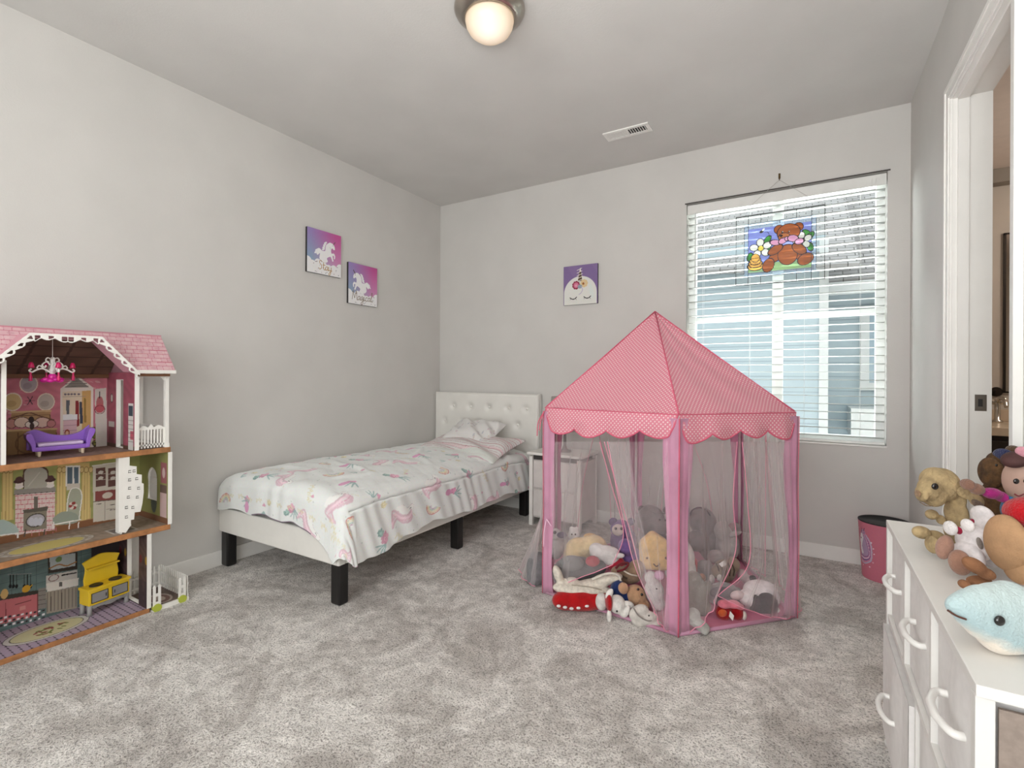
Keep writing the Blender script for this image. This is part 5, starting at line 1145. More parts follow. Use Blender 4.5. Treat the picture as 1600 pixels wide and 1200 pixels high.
# pole sleeves
for i in range(6):
    v = TV[i]; da = (TV[i - 1] - v).normalized(); db = (TV[(i + 1) % 6] - v).normalized(); out = (v - Vector((TC.x, TC.y, 0))).normalized(); P = []
    n = 22
    for r in range(n):
        k = r / (n - 1); z = RIM - .02 - k * (RIM - .025); w_ = (.062 if k < .2 else .062 - .018 * min(1, (k - .2) / .3) + .010 * max(0, (k - .75) / .25)) * (1.15 if i == 1 else .95)
        wv = .006 * math.sin(k * 9 + i); e = []
        for s_ in np.linspace(-1, 1, 15):
            base = v + (da if s_ < 0 else db) * (abs(s_) * w_) + out * (.012 * (1 - abs(s_)) ** 2 + wv * (.3 + abs(s_)) + .003 * math.sin(s_ * 12 + i))
            e.append((base.x, base.y, z))
        P.append(e)
    m = MB(); m.grid(P); so_ = m.build('pole_sleeve', SAT, tent, smooth=True, solid=.0015)
    m = MB(); m.tube([(row[7][0] + out.x * .003, row[7][1] + out.y * .003, row[7][2]) for row in P], .0034 if i == 1 else .0018, 6); m.build('sleeve_piping', DKP, so_, smooth=True)
    m = MB(); m.tube([v - out * .01 + Vector((0, 0, .01)), v - out * .01 + Vector((0, 0, RIM - .01))], .009, 10); m.build('pole', plain((214, 206, 206)), tent, smooth=True)
# floor mat with padded edge
m = MB(); m.prism([(v.x, v.y) for v in TV], (0, 0, .002), (1, 0, 0), (0, 1, 0), (0, 0, .006)); m.build('floor_mat', mat('pink_mat', (206, 130, 156), .8, noise=.05), tent)
for i in range(6): m = MB(); m.tube([TV[i] + Vector((0, 0, .009)), TV[(i + 1) % 6] + Vector((0, 0, .009))], .0085, 10); m.build('mat_edge', SAT, tent, smooth=True)
def sheer():
    m = bpy.data.materials.new('sheer_tulle'); m.use_nodes = True; N, Lk = nt(m); N.remove(N['Principled BSDF']); out = N['Material Output']
    tr = N.new('ShaderNodeBsdfTransparent'); df = N.new('ShaderNodeBsdfDiffuse'); tl = N.new('ShaderNodeBsdfTranslucent')
    for q_ in (df, tl): q_.inputs['Color'].default_value = L4((254, 248, 249))
    a = N.new('ShaderNodeMixShader'); a.inputs[0].default_value = .55; Lk.new(df.outputs[0], a.inputs[1]); Lk.new(tl.outputs[0], a.inputs[2])
    g = N.new('ShaderNodeNewGeometry'); d = N.new('ShaderNodeVectorMath'); d.operation = 'DOT_PRODUCT'; Lk.new(g.outputs['Incoming'], d.inputs[0]); Lk.new(g.outputs['Normal'], d.inputs[1])
    ab = N.new('ShaderNodeMath'); ab.operation = 'ABSOLUTE'; Lk.new(d.outputs['Value'], ab.inputs[0])
    # threads cover more of the view the more obliquely the net is seen: 1-(1-c)^(1/cos)
    mx = N.new('ShaderNodeMath'); mx.operation = 'MAXIMUM'; mx.inputs[1].default_value = .22; Lk.new(ab.outputs[0], mx.inputs[0])
    dv = N.new('ShaderNodeMath'); dv.operation = 'DIVIDE'; dv.inputs[0].default_value = 1; Lk.new(mx.outputs[0], dv.inputs[1])
    pw = N.new('ShaderNodeMath'); pw.operation = 'POWER'; pw.inputs[0].default_value = .83; Lk.new(dv.outputs[0], pw.inputs[1])
    iv = N.new('ShaderNodeMath'); iv.operation = 'SUBTRACT'; iv.inputs[0].default_value = 1; Lk.new(pw.outputs[0], iv.inputs[1])
    x = N.new('ShaderNodeMixShader'); Lk.new(iv.outputs[0], x.inputs[0]); Lk.new(tr.outputs[0], x.inputs[1]); Lk.new(a.outputs[0], x.inputs[2]); Lk.new(x.outputs[0], out.inputs['Surface']); return m
SHR = sheer()
def poly_at(pl, t):
    k = t * (len(pl) - 1); i = min(int(k), len(pl) - 2); f_ = k - i; return pl[i] * (1 - f_) + pl[i + 1] * f_
def curtain(i, Lp, Rp, pleats, amp, bulge=0, hem=None, edge='', seed=0, gat=0):
    """sheer panel on tent side i; Lp, Rp: photo points of its two edges, top to bottom, lying in that side"""
    a, b = TV[i], TV[(i + 1) % 6]; nrm = (b - a).cross(Vector((0, 0, 1))).normalized()
    if nrm.dot(a - Vector((TC.x, TC.y, 0))) < 0: nrm = -nrm
    def conv(L): 
        out = []
        for p in L:
            if len(p) == 3: out.append(a * (1 - p[0]) + b * p[0] + Vector((0, 0, p[1])) + nrm * p[2])
            else: q_ = at(p[0], p[1], nrm, a); q_.z = max(q_.z, .012); out.append(q_)
        return [Vector(v_) for v_ in crv([tuple(v_) for v_ in out], 8)]
    L, R = conv(Lp), conv(Rp); P = []; n1, n2 = 60, pleats * 10 + 1; rg = random.Random(seed); phs = [rg.uniform(0, 6) for _ in range(4)]
    for r in range(n2):
        s_ = r / (n2 - 1); row = []
        for c_ in range(n1):
            v = c_ / (n1 - 1); p0 = poly_at(L, v); p1 = poly_at(R, v); p = p0 * (1 - s_) + p1 * s_
            am = amp * (.35 + .65 * v) * (1 if 0 < s_ < 1 else .3); ds = am * math.sin(2 * PI * pleats * s_ + phs[0] + 1.5 * math.sin(3 * s_ + v * 2)) + am * .22 * math.sin(2 * PI * pleats * 2.3 * s_ + phs[1])
            bl_ = bulge * math.sin(PI * min(1, s_)) ** .7 * max(0, v - .45) ** 1.3 * 2
            p = p + nrm * (.006 + ds + bl_); p.z = max(p.z - (hem * math.sin(PI * s_) * max(0, v - .8) * 5 if hem else 0), .010); row.append(p)
        P.append(row)
    m = MB(); m.grid(P); o = m.build('curtain', SHR, tent, smooth=True)
    for which, pts in (('L', P[0]), ('R', P[-1]), ('B', [row[-1] for row in P])):
        if which in edge: m = MB(); m.tube(pts, .0026, 5, flat=.7); m.build('curtain_trim', TRIMP, o, smooth=True)
Z_ = .86
curtain(0, [(868, 690), (862, 760), (866, 850), (866, 915)], [(938, 690), (957, 760), (975, 832), (958, 882)], 3, .009, .05, None, 'RB', 1)
curtain(0, [(950, 690), (968, 780), (992, 880), (1024, 952)], [(1044, 690), (1046, 780), (1046, 880), (1046, 986)], 3, .009, .03, None, 'LB', 2)
curtain(0, [(945, 690), (962, 750), (985, 830), (1000, 890)], [(985, 690), (993, 760), (1014, 860), (1036, 962)], 3, .009, .03, None, 'L', 12)
curtain(1, [(1074, 690), (1074, 780), (1074, 880), (1076, 990)], [(1150, 690), (1144, 780), (1148, 860), (1118, 932)], 3, .009, .03, None, 'RB', 3)
curtain(1, [(1158, 690), (1166, 780), (1168, 880), (1120, 930)], [(1232, 690), (1236, 780), (1238, 880), (1240, 964)], 4, .009, .05, .02, 'LB', 4)
curtain(2, [(.05, Z_, 0), (.06, .45, .01), (.03, .02, .03)], [(.52, Z_, 0), (.45, .45, .02), (.45, .02, .06)], 4, .009, .03, None, 'RB', 5)
curtain(2, [(.48, Z_, 0), (.56, .45, .02), (.6, .02, .03)], [(.95, Z_, 0), (.95, .45, .0), (.95, .02, .0)], 4, .009, .0, None, 'LB', 6)
curtain(3, [(.04, Z_, 0), (.04, .45, 0), (.04, .02, 0)], [(.52, Z_, 0), (.3, .45, 0), (.22, .02, 0)], 4, .009, .0, None, 'RB', 7)
curtain(3, [(.48, Z_, 0), (.7, .45, 0), (.75, .02, 0)], [(.96, Z_, 0), (.96, .45, .0), (.96, .02, .0)], 3, .009, .0, None, 'LB', 8)
curtain(4, [(.04, Z_, 0), (.04, .45, 0), (.04, .02, 0)], [(.52, Z_, 0), (.35, .45, 0), (.3, .02, 0)], 4, .009, .0, None, 'RB', 9)
curtain(4, [(.48, Z_, 0), (.66, .45, 0), (.75, .02, 0)], [(.96, Z_, 0), (.96, .45, .0), (.96, .02, .0)], 3, .009, .0, None, 'LB', 10)
curtain(5, [(.04, Z_, 0), (.04, .45, 0), (.02, .02, .02)], [(.96, Z_, 0), (.97, .40, .02), (.94, .02, .05)], 5, .009, .14, None, 'B', 11)
for dz_ in ((842, 645), (838, 685)),:
    m = MB(); p0 = TV[0] + Vector((-.004, -.014, RIM - .02)); m.tube(crv([tuple(p0), tuple(p0 + Vector((-.03, -.01, -.06))), tuple(p0 + Vector((-.035, -.012, -.13)))]), .0028, 5, flat=1); m.tube(crv([tuple(p0), tuple(p0 + Vector((-.012, -.014, -.05))), tuple(p0 + Vector((-.02, -.016, -.10)))]), .0028, 5); m.build('tie_ribbon', DKP, tent)
m = MB(); m.tube(crv([tuple(TV[0] + Vector((.02, -.03, .40))), tuple(TV[0] + Vector((.012, -.04, .34))), tuple(TV[0] + Vector((.01, -.042, .26)))]), .0026, 5); m.tube(crv([tuple(TV[0] + Vector((.02, -.03, .40))), tuple(TV[0] + Vector((.05, -.035, .37)))]), .0026, 5); m.build('tie_ribbon', plain((236, 196, 216)), tent)
# ------------------------------------------------------------------ plush toys
RGT = Vector((math.cos(YAW), math.sin(YAW), 0))
class Toy:
    """a plush toy standing at depth D from the camera wall-parallel frame; shapes given by photo position, real size and depth"""
    def __init__(s, name, label, cat, cx, cy, D, group=None, vox=None):
        s.cx, s.cy, s.D = cx, cy, D; s.p = atD(cx, cy, D); s.vox = vox or .0023 * D
        s.root = thing(name, label, cat, s.p, YAW, group)
    def conv(s, px, py, dd=0):
        d = s.D + dd; q_ = atD(px, py, d) - s.p; c, n = math.cos(-YAW), math.sin(-YAW); return Vector((q_.x * c - q_.y * n, q_.x * n + q_.y * c, q_.z))
    def ellspec(s, m, sp):
        px, py, rx, ry = sp[:4]; dd = sp[4] if len(sp) > 4 else 0; rd = sp[5] if len(sp) > 5 and sp[5] else None; rot = sp[6] if len(sp) > 6 else 0
        k = (s.D + dd) / FPX; u = (px - 800) / FPX; a = rx * k; b_ = ry * k; rd = rd if rd else min(a, b_) * .9
        if rot == 0: a = math.sqrt(max(a * a - (u * rd) ** 2, (.5 * a) ** 2))
        elif u > .5: a *= .85; rd *= .8
        m.ell(s.conv(px, py, dd), (a, rd, b_), Matrix.Rotation(math.radians(-rot), 3, 'Y'), 22, 14)
    def blob(s, name, col, specs, parent=None, m=None, smooth=2, vox=None):
        mb = MB()
        for sp in specs: s.ellspec(mb, sp)
        o = mb.build(name, m or plushmat(col), parent or s.root, smooth=True, world=False)
        if len(specs) > 1:
            md = o.modifiers.new('remesh', 'REMESH'); md.mode = 'VOXEL'; md.voxel_size = vox or s.vox; md.use_smooth_shade = True
            ms = o.modifiers.new('smooth', 'SMOOTH'); ms.iterations = smooth * 4; ms.factor = .6
        return o
    def eye(s, px, py, r, dd, col=(18, 16, 16), name='eye'):
        m = MB(); k = (s.D + dd) / FPX * r; m.ell(s.conv(px, py, dd), (k, k * .6, k), n=14, m=10); return m.build(name, mat('%s_%d_%d' % (name, col[0], col[2]), col, .12, spec=.8) if name == 'eye' else plushmat(col), s.root, smooth=True, world=False)
    def tube(s, name, pts, r, col, mt=None, flat=1):
        m = MB(); m.tube(crv([tuple(s.conv(*p)) for p in pts], 6), r * s.D / FPX, 8, flat=flat); return m.build(name, mt or plushmat(col), s.root, smooth=True, world=False)
    def card(s, name, pts, dd, col):
        m = MB(); P = [s.conv(x, y, dd) for x, y in pts]; m.add(P, [tuple(range(len(P)))]); return m.build(name, plain(col), s.root, world=False, solid=.001)
def base_y(D, z=0): return Y0 + FPX * (CAMZ - z) / D
G_T = 'plush toys heaped in the play tent'
# back row ---------------------------------------------------------
T = Toy('plush_hippo', 'large grey plush hippo sitting at the back left of the toy heap', 'plush toy', 1020, 868, 3.02, G_T)
T.blob('body', (130, 122, 122), [(1018, 846, 26, 24, 0, .085), (1016, 812, 23, 23, -.03, .07), (1034, 822, 15, 13, -.10, .05), (1000, 862, 16, 12, -.06), (1038, 864, 16, 12, -.06)])
T.blob('ear', (112, 98, 102), [(1003, 797, 7, 7, -.02, .012, 30)]); T.blob('ear', (112, 98, 102), [(1042, 797, 6, 6, -.02, .012, -30)])
T.eye(1031, 812, 1.6, -.150, (70, 62, 62)); T.eye(1040, 813, 1.4, -.145, (70, 62, 62)); T.tube('brow_fold', [(1020, 800, -.095), (1030, 803, -.10), (1040, 802, -.09)], 1.0, (128, 120, 120))
T = Toy('plush_elephant', 'large grey plush elephant with dark headband at the back right of the heap', 'plush toy', 1105, 872, 2.95, G_T)
T.blob('body', (132, 124, 126), [(1108, 842, 26, 28, 0, .09), (1098, 815, 22, 22, -.02, .08), (1088, 845, 15, 17, -.11, .05), (1118, 864, 24, 14, -.03)])
T.tube('headband', [(1078, 806, -.08), (1082, 797, -.09), (1094, 793, -.09), (1106, 800, -.085), (1112, 812, -.06)], 1.1, (70, 60, 74))
T.blob('headband_bow', (120, 100, 160), [(1073, 800, 5, 9, -.05, .012)])
T = Toy('plush_elephant', 'pale grey plush elephant with pink lined ears leaning on the right side of the heap', 'plush toy', 1134, 878, 2.86, G_T)
T.blob('body', (172, 166, 164), [(1136, 852, 20, 26, 0, .07), (1130, 830, 15, 16, -.02, .05), (1118, 870, 14, 11, -.06, .04)])
T.blob('ear', (166, 158, 158), [(1147, 828, 11, 12, -.03, .012, -35)]); T.blob('ear_lining', (158, 122, 128), [(1143, 824, 6, 8, -.048, .006, -35)]); T.blob('trunk', (176, 170, 168), [(1149, 834, 11, 4, -.07, .012, 18)])
T = Toy('plush_owl', 'purple plush owl with pale face behind the yellow toys', 'plush toy', 972, 876, 2.85, G_T)
T.blob('body', (122, 92, 148), [(974, 846, 21, 26, 0, .07), (970, 826, 17, 14, -.02, .06)]); T.blob('ear', (84, 60, 106), [(958, 815, 7, 6, -.02, .015, 20)]); T.blob('ear', (84, 60, 106), [(986, 815, 6, 6, -.02, .015, -20)])
T.blob('face', (214, 196, 190), [(966, 828, 10, 9, -.065, .02)]); T.eye(962, 826, 2.2, -.09, (40, 30, 50)); T.eye(971, 826, 2.2, -.09, (40, 30, 50))
T = Toy('plush_bear', 'purple plush bear lying beside the yellow house plush', 'plush toy', 990, 898, 2.62, G_T)
T.blob('body', (126, 98, 156), [(985, 872, 18, 20, 0, .06), (978, 855, 13, 13, -.02, .05), (998, 884, 12, 12, -.02)]); T.blob('arm', (110, 84, 142), [(972, 884, 9, 8, -.06)])
# middle row -------------------------------------------------------
T = Toy('plush_koala', 'small white plush with purple ears at the left of the heap', 'plush toy', 872, 878, 2.78, G_T)
T.blob('body', (206, 200, 200), [(868, 856, 14, 18, 0, .05), (868, 834, 10, 9, -.03)]); T.blob('ear', (100, 84, 112), [(878, 836, 8, 5, -.055, .015)]); T.blob('ear', (100, 84, 112), [(860, 826, 5, 6, -.03, .015)]); T.eye(867, 832, 2.6, -.068, (70, 66, 70))
T = Toy('plush_duck', 'pale yellow plush lying across the left of the heap', 'plush toy', 912, 886, 2.70, G_T)
T.blob('body', (238, 212, 160), [(905, 858, 22, 18, 0, .06), (926, 850, 22, 14, .0, .06), (892, 868, 12, 12, -.02), (940, 862, 16, 13)]); T.blob('foot', (222, 178, 110), [(922, 838, 10, 5, .02, .02)])
T = Toy('plush_bear', 'small white plush face peeping above the pale yellow plush', 'plush toy', 898, 868, 2.84, G_T)
T.blob('body', (232, 230, 228), [(897, 836, 10, 9, -.02), (893, 826, 5, 4, -.01), (901, 826, 4, 4, -.01), (898, 852, 12, 14)]); T.eye(893.5, 835, 1.3, -.056); T.eye(899, 835, 1.3, -.056)
T = Toy('plush_rabbit', 'white plush rabbit with a red skirt lying in the middle of the heap', 'plush toy', 950, 904, 2.55, G_T)
T.blob('body', (226, 222, 220), [(945, 864, 24, 12, 0, .04), (932, 858, 12, 10), (955, 872, 14, 12)]); T.blob('skirt', (176, 40, 58), [(963, 882, 15, 13, -.0, .04), (926, 877, 12, 9, -.05, .02)])
T.blob('paw', (232, 228, 226), [(968, 868, 8, 4, -.05)])
T = Toy('plush_cloud', 'large white round plush half hidden behind the front tent pole', 'plush toy', 1066, 918, 2.58, G_T)
T.blob('body', (232, 228, 224), [(1064, 872, 22, 30, 0, .07), (1076, 888, 12, 16, -.02, .05), (1056, 896, 18, 14, 0, .06)])
T = Toy('plush_house', 'yellow house shaped plush with a smiling face in the middle of the heap', 'plush toy', 1024, 898, 2.52, G_T)
mb = MB(); pts = [(1001, 850), (1022, 831), (1046, 847), (1047, 894), (1003, 892)]; Pf = [T.conv(x, y, -.03) for x, y in pts]; Pb = [p + Vector((0, .06, 0)) for p in Pf]
mb.add(Pf + Pb, [(4, 3, 2, 1, 0), (5, 6, 7, 8, 9)] + [(k, (k + 1) % 5, (k + 1) % 5 + 5, k + 5) for k in range(5)]); o = mb.build('body', plushmat((238, 196, 128)), T.root, smooth=True, world=False)
md = o.modifiers.new('bevel', 'BEVEL'); md.width = .018; md.segments = 4; md = o.modifiers.new('remesh', 'REMESH'); md.voxel_size = .005; md.use_smooth_shade = True; ms = o.modifiers.new('smooth', 'SMOOTH'); ms.iterations = 12; ms.factor = .7
T.eye(1011, 872, 1.8, -.036, (96, 60, 30)); T.eye(1041, 872, 2.2, -.036, (96, 60, 30)); T.tube('mouth', [(1021, 881, -.036), (1026, 885, -.037), (1031, 881, -.036)], 1.0, (96, 60, 36))
T = Toy('plush_cat', 'brown striped plush tabby cat with white paws at the right of the heap', 'plush toy', 1130, 916, 2.60, G_T)
T.blob('body', (152, 134, 116), [(1132, 892, 19, 18, 0, .05), (1145, 882, 12, 12, .0, .04), (1120, 893, 10, 11, -.03, .03)])
for k in range(5): T.tube('stripe', [(1119 + k * 6, 880 - (k % 2) * 2, -.046), (1123 + k * 6, 890, -.054), (1122 + k * 6, 900, -.05)], 1.1, (88, 72, 60))
T.blob('paw', (232, 228, 222), [(1112, 905, 5, 7, -.05)]); T.blob('paw', (232, 228, 222), [(1124, 903, 4.5, 6, -.055)]); T.card('tag', [(1123, 881), (1131, 876), (1136, 882), (1128, 886)], -.06, (240, 238, 234))
T = Toy('plush_mouse', 'small grey plush head with a red collar beside the tabby cat', 'plush toy', 1098, 916, 2.62, G_T)
T.blob('body', (146, 140, 140), [(1102, 888, 15, 13, 0, .04), (1098, 902, 12, 12)]); T.blob('collar', (190, 56, 66), [(1086, 886, 5, 14, .01, .02)]); T.blob('foot', (206, 152, 122), [(1097, 903, 6, 7, -.045)])
T = Toy('plush_dog', 'dark grey plush slumped under the curtain hem at the left', 'plush toy', 905, 924, 2.56, G_T)
T.blob('body', (96, 94, 96), [(900, 890, 36, 20, 0, .07), (930, 886, 18, 13, 0, .05), (880, 896, 18, 20, 0, .06), (915, 905, 30, 14, 0, .06)]); T.blob('belly', (132, 130, 130), [(893, 880, 20, 12, -.05, .03)])
T = Toy('plush_bear', 'grey plush pressing out the curtain at the far left of the tent', 'plush toy', 838, 918, 2.68, G_T)
T.blob('body', (126, 124, 126), [(842, 888, 20, 26, .03, .06), (836, 902, 14, 12, .01, .05)])
T = Toy('plush_dog', 'tan plush dog with a dark red collar above the brown teddy', 'plush toy', 980, 922, 2.50, G_T)
T.blob('body', (158, 132, 108), [(982, 898, 22, 14, 0, .05), (995, 888, 14, 13, 0, .04), (966, 893, 12, 9, -.02)]); T.tube('collar', [(962, 888, -.05), (970, 881, -.055), (982, 880, -.05), (976, 889, -.06), (964, 893, -.06)], 1.8, (112, 34, 40))
T.tube('stripe', [(972, 890, -.058), (984, 897, -.062), (996, 900, -.055)], 1.3, (226, 214, 196)); T.tube('stripe', [(968, 897, -.05), (980, 904, -.055)], 1.2, (92, 74, 58))
# front row --------------------------------------------------------
t = Toy('knit_blanket', 'cream knitted blanket folded over the red plush at the left front', 'blanket', 915, 934, 2.45)
KN = mat('cream_knit', (222, 214, 200), .95, noise=.12, nscale=70, bump=1, bscale=120)
t.blob('cloth', None, [(900, 920, 38, 9, -.02, .05, -4), (925, 912, 40, 7, -.03, .04, 10), (950, 903, 24, 7, -.03, .04, 8), (885, 914, 20, 9, 0, .04, 25), (872, 898, 7, 16, .0, .03, 20), (930, 921, 26, 6, -.04, .04, -2)], m=KN)
t.tube('fold', [(893, 914, -.075), (920, 917, -.085), (940, 922, -.08)], 1.0, (176, 166, 150)); t.tube('hem', [(925, 905, -.055), (950, 896, -.06), (966, 899, -.06), (970, 908, -.06)], 1.8, (226, 220, 208))
T = Toy('plush_sausage', 'long red plush with a row of white spots at the left front of the tent', 'plush toy', 910, 952, 2.40, G_T)
T.blob('body', (176, 18, 22), [(908, 938, 46, 16, 0, .05), (885, 938, 23, 15, 0, .045), (935, 936, 22, 15, 0, .045)])
for px_, py_ in ((873, 947), (883, 949), (893, 951), (904, 950), (917, 947)): T.blob('spot', (236, 230, 228), [(px_, py_, 3.4, 2.2, -.047, .006)])
T = Toy('plush_moose', 'white plush moose with a red scarf hanging over the mat edge', 'plush toy', 962, 960, 2.32, G_T)
T.blob('body', (228, 224, 218), [(964, 944, 14, 14, 0, .045), (940, 940, 10, 14, .03, .03), (975, 957, 8, 8, -.02)]); T.blob('ear', (232, 228, 222), [(952, 928, 5, 9, -.01, .012, -30)]); T.blob('ear', (232, 228, 222), [(981, 945, 10, 6, -.01, .014, -12)]); T.blob('leg', (232, 228, 222), [(952, 963, 4, 11, -.03, .012)])
T.blob('scarf', (170, 22, 28), [(951, 940, 6, 14, -.005, .044)]); T.eye(964, 955, 1.6, -.045); T.blob('antler', (232, 228, 222), [(979, 955, 5, 9, -.03, .014, -20)])
T = Toy('plush_teddy', 'light brown plush teddy in a blue shirt at the front of the heap', 'plush toy', 992, 960, 2.37, G_T)
T.blob('body', (188, 148, 114), [(993, 930, 16, 16, 0, .05), (1006, 945, 10, 9, -.02, .03), (998, 944, 12, 12, .01, .04)]); T.blob('ear', (192, 150, 118), [(974, 919, 8, 9, -.02, .02, 15)]); T.blob('shirt', (30, 48, 96), [(966, 922, 13, 16, .02, .04), (978, 934, 12, 14, .015, .04)])
T.blob('paw', (184, 138, 100), [(1004, 949, 9, 8, -.05, .02)]); T.eye(997, 921, 2.0, -.048); T.eye(1003, 929, 2.2, -.045)
T = Toy('plush_puppy', 'white and grey plush puppy slipping out over the mat edge', 'plush toy', 1005, 978, 2.26, G_T)
T.blob('body', (214, 208, 200), [(998, 957, 17, 11, 0, .03, 30), (1012, 966, 16, 9, -.01, .03, 20), (1024, 976, 11, 6, -.02, .02, 10), (1000, 970, 14, 9, 0, .03)]); T.tube('ear_edge', [(990, 950, -.035), (998, 962, -.04), (1012, 970, -.04), (1022, 968, -.03)], 1.2, (150, 142, 136)); T.eye(1014, 962, 1.3, -.045)
T = Toy('plush_bear', 'white plush bear behind the curtain beside the front pole', 'plush toy', 1022, 955, 2.38, G_T)
T.blob('body', (214, 208, 206), [(1022, 924, 16, 18, 0, .045), (1018, 903, 12, 10, 0, .035), (1028, 942, 12, 12)]); T.blob('bow', (226, 176, 206), [(1030, 899, 8, 7, -.045, .02)]); T.eye(1016, 922, 1.4, -.05); T.eye(1026, 920, 1.4, -.05)
T = Toy('plush_bear', 'taupe grey plush bear behind the curtain to the right of the front pole', 'plush toy', 1086, 962, 2.36, G_T)
T.blob('body', (150, 146, 138), [(1090, 928, 18, 26, 0, .05), (1084, 906, 14, 14, 0, .04), (1094, 948, 18, 14, -.01, .04)]); T.blob('arm', (142, 138, 130), [(1104, 918, 7, 12, -.02, .02, -20)])
T = Toy('plush_starfish', 'light grey plush star sticking out under the curtain by the front pole', 'plush toy', 1088, 988, 2.20, G_T)
T.blob('body', (182, 180, 174), [(1082, 968, 16, 9, 0, .03, -25), (1096, 978, 15, 9, -.02, .025, -30), (1084, 960, 11, 10, .01, .03), (1101, 986, 7, 6, -.03, .02)])
T = Toy('plush_elephant', 'lavender grey plush elephant ear standing up in front of the tabby cat', 'plush toy', 1130, 948, 2.46, G_T)
T.blob('body', (166, 162, 162), [(1128, 924, 26, 15, 0, .025), (1150, 930, 13, 13, .02, .03), (1120, 936, 16, 8)]); T.blob('ear_lining', (136, 128, 134), [(1128, 926, 19, 9.5, -.022, .008)])
T = Toy('plush_lamb', 'white fluffy plush lamb with a black head at the right front of the tent', 'plush toy', 1186, 958, 2.42, G_T)
T.blob('fleece', (238, 232, 232), [(1188, 922, 28, 15, .03, .06), (1172, 934, 20, 13, 0, .05), (1206, 934, 14, 14, .03, .05)], m=mat('white_fleece', (238, 232, 232), .95, noise=.08, nscale=60, bump=1, bscale=90))
T.blob('head', (46, 42, 46), [(1197, 943, 19, 17, -.03, .05), (1179, 941, 9, 13, -.03, .03), (1186, 950, 16, 12, -.03, .04)], vox=.005); T.blob('hand', (236, 214, 214), [(1152, 930, 11, 7, -.01, .02, 10)]); T.tube('curl', [(1208, 952, -.05), (1213, 958, -.05), (1217, 953, -.05), (1213, 949, -.05)], 1.5, (226, 220, 214))
T = Toy('plush_apple', 'pair of red plush apples with a white tag at the right front edge', 'plush toy', 1140, 972, 2.31, G_T)
T.blob('body', (158, 16, 22), [(1131, 957, 14, 12, 0, .035), (1151, 957, 12, 12, 0, .035)]); T.blob('blush', (206, 96, 52), [(1129, 958, 7, 6, -.033, .008)]); T.blob('collar', (232, 130, 146), [(1132, 944, 12, 6, -.01, .03), (1146, 944, 12, 6, -.01, .03), (1156, 948, 8, 5, -.01, .02)])
T.card('tag', [(1141, 955), (1147, 962), (1145, 970), (1139, 963)], -.055, (238, 236, 230)); T.blob('leaf', (220, 210, 200), [(1163, 962, 4, 7, -.02, .01)])
T = Toy('plush_bee', 'small plush with a dark round head at the back right edge of the mat', 'plush toy', 1172, 918, 2.66, G_T)
T.blob('body', (206, 186, 186), [(1168, 906, 10, 8, 0, .03), (1160, 898, 9, 9, 0, .03)]); T.blob('nose', (60, 50, 52), [(1176, 904, 6, 5, -.02, .015)])

# on the dresser ---------------------------------------------------
G_D = 'plush toys sitting on the dresser'
def FB(c, sc=1): return plushmat(c, .28, 160)
T = Toy('plush_bear', 'dark brown plush bear with a blue collar at the back of the dresser', 'plush toy', 1551, 836, 1.33, G_D)
T.blob('body', None, [(1548, 738, 20, 24, 0, .035), (1560, 722, 18, 16, .02, .035), (1556, 790, 24, 44, .01, .045)], m=mat('brown_fur', (104, 74, 44), .95, noise=.35, nscale=50, bump=1, bscale=140))
T.blob('collar', (44, 50, 88), [(1568, 712, 9, 11, .0, .030)]); T.blob('ear', (92, 72, 54), [(1583, 704, 13, 8, .02, .02)]); T.eye(1557, 727, 2, -.03)
T = Toy('plush_rabbit', 'tan plush rabbit with drooping ears sitting at the far end of the dresser', 'plush toy', 1486, 858, 1.255, G_D)
TAN = mat('tan_fur', (186, 162, 120), .95, noise=.2, nscale=42, bump=1, bscale=130)
T.blob('body', None, [(1472, 757, 31, 26, 0, .042), (1451, 764, 20, 18, -.012, .03), (1440, 772, 11, 13, -.015, .022), (1492, 778, 18, 20, 0, .032), (1494, 802, 18, 22, 0, .035), (1500, 830, 26, 28, .0, .045), (1462, 752, 28, 22, 0, .038), (1458, 770, 24, 22, -.005, .034)], m=TAN, smooth=5)
T.blob('arm', None, [(1440, 832, 17, 10, -.01, .02, -12), (1462, 838, 18, 9, .0, .02, -14)], m=TAN); T.blob('foot', None, [(1457, 851, 12, 14, -.04, .022), (1476, 851, 16, 11, -.02, .022)], m=TAN); T.blob('far_arm', None, [(1456, 804, 12, 8, .03, .016), (1470, 812, 9, 8, .03, .015)], m=TAN)
T.blob('ear', None, [(1506, 770, 15, 9, -.04, .008, -30), (1526, 782, 17, 10, -.045, .008, -32)], m=TAN); T.blob('ear_lining', (126, 104, 88), [(1528, 788, 14, 5.5, -.056, .004, -32)]); T.blob('nose', (158, 126, 96), [(1434, 771, 3.2, 5, -.02, .010)])
T.eye(1461, 760, 5.2, -.046, (20, 14, 12)); T.tube('mouth_seam', [(1437, 784, -.03), (1447, 790, -.036), (1458, 791, -.036)], .7, (120, 96, 70))
T = Toy('rag_doll', 'brown haired rag doll with a pink bow at the right edge behind the red plush', 'doll', 1592, 855, 1.17, G_D)
T.blob('head', (190, 158, 142), [(1593, 752, 24, 32, 0, .04)], m=mat('doll_skin', (196, 164, 148), .8, noise=.03, bump=.15, bscale=120)); T.blob('hair', (74, 46, 44), [(1600, 728, 30, 24, .022, .045), (1586, 718, 20, 12, -.012, .034, 25)], m=mat('doll_hair', (78, 48, 46), .8, noise=.15, nscale=30, bump=.5))
T.blob('bow', (226, 158, 172), [(1598, 706, 10, 9, -.03, .018), (1608, 712, 9, 8, -.03, .018)]); T.eye(1588, 752, 4.4, -.040, (26, 20, 18)); T.eye(1604, 752, 4.4, -.038, (26, 20, 18))
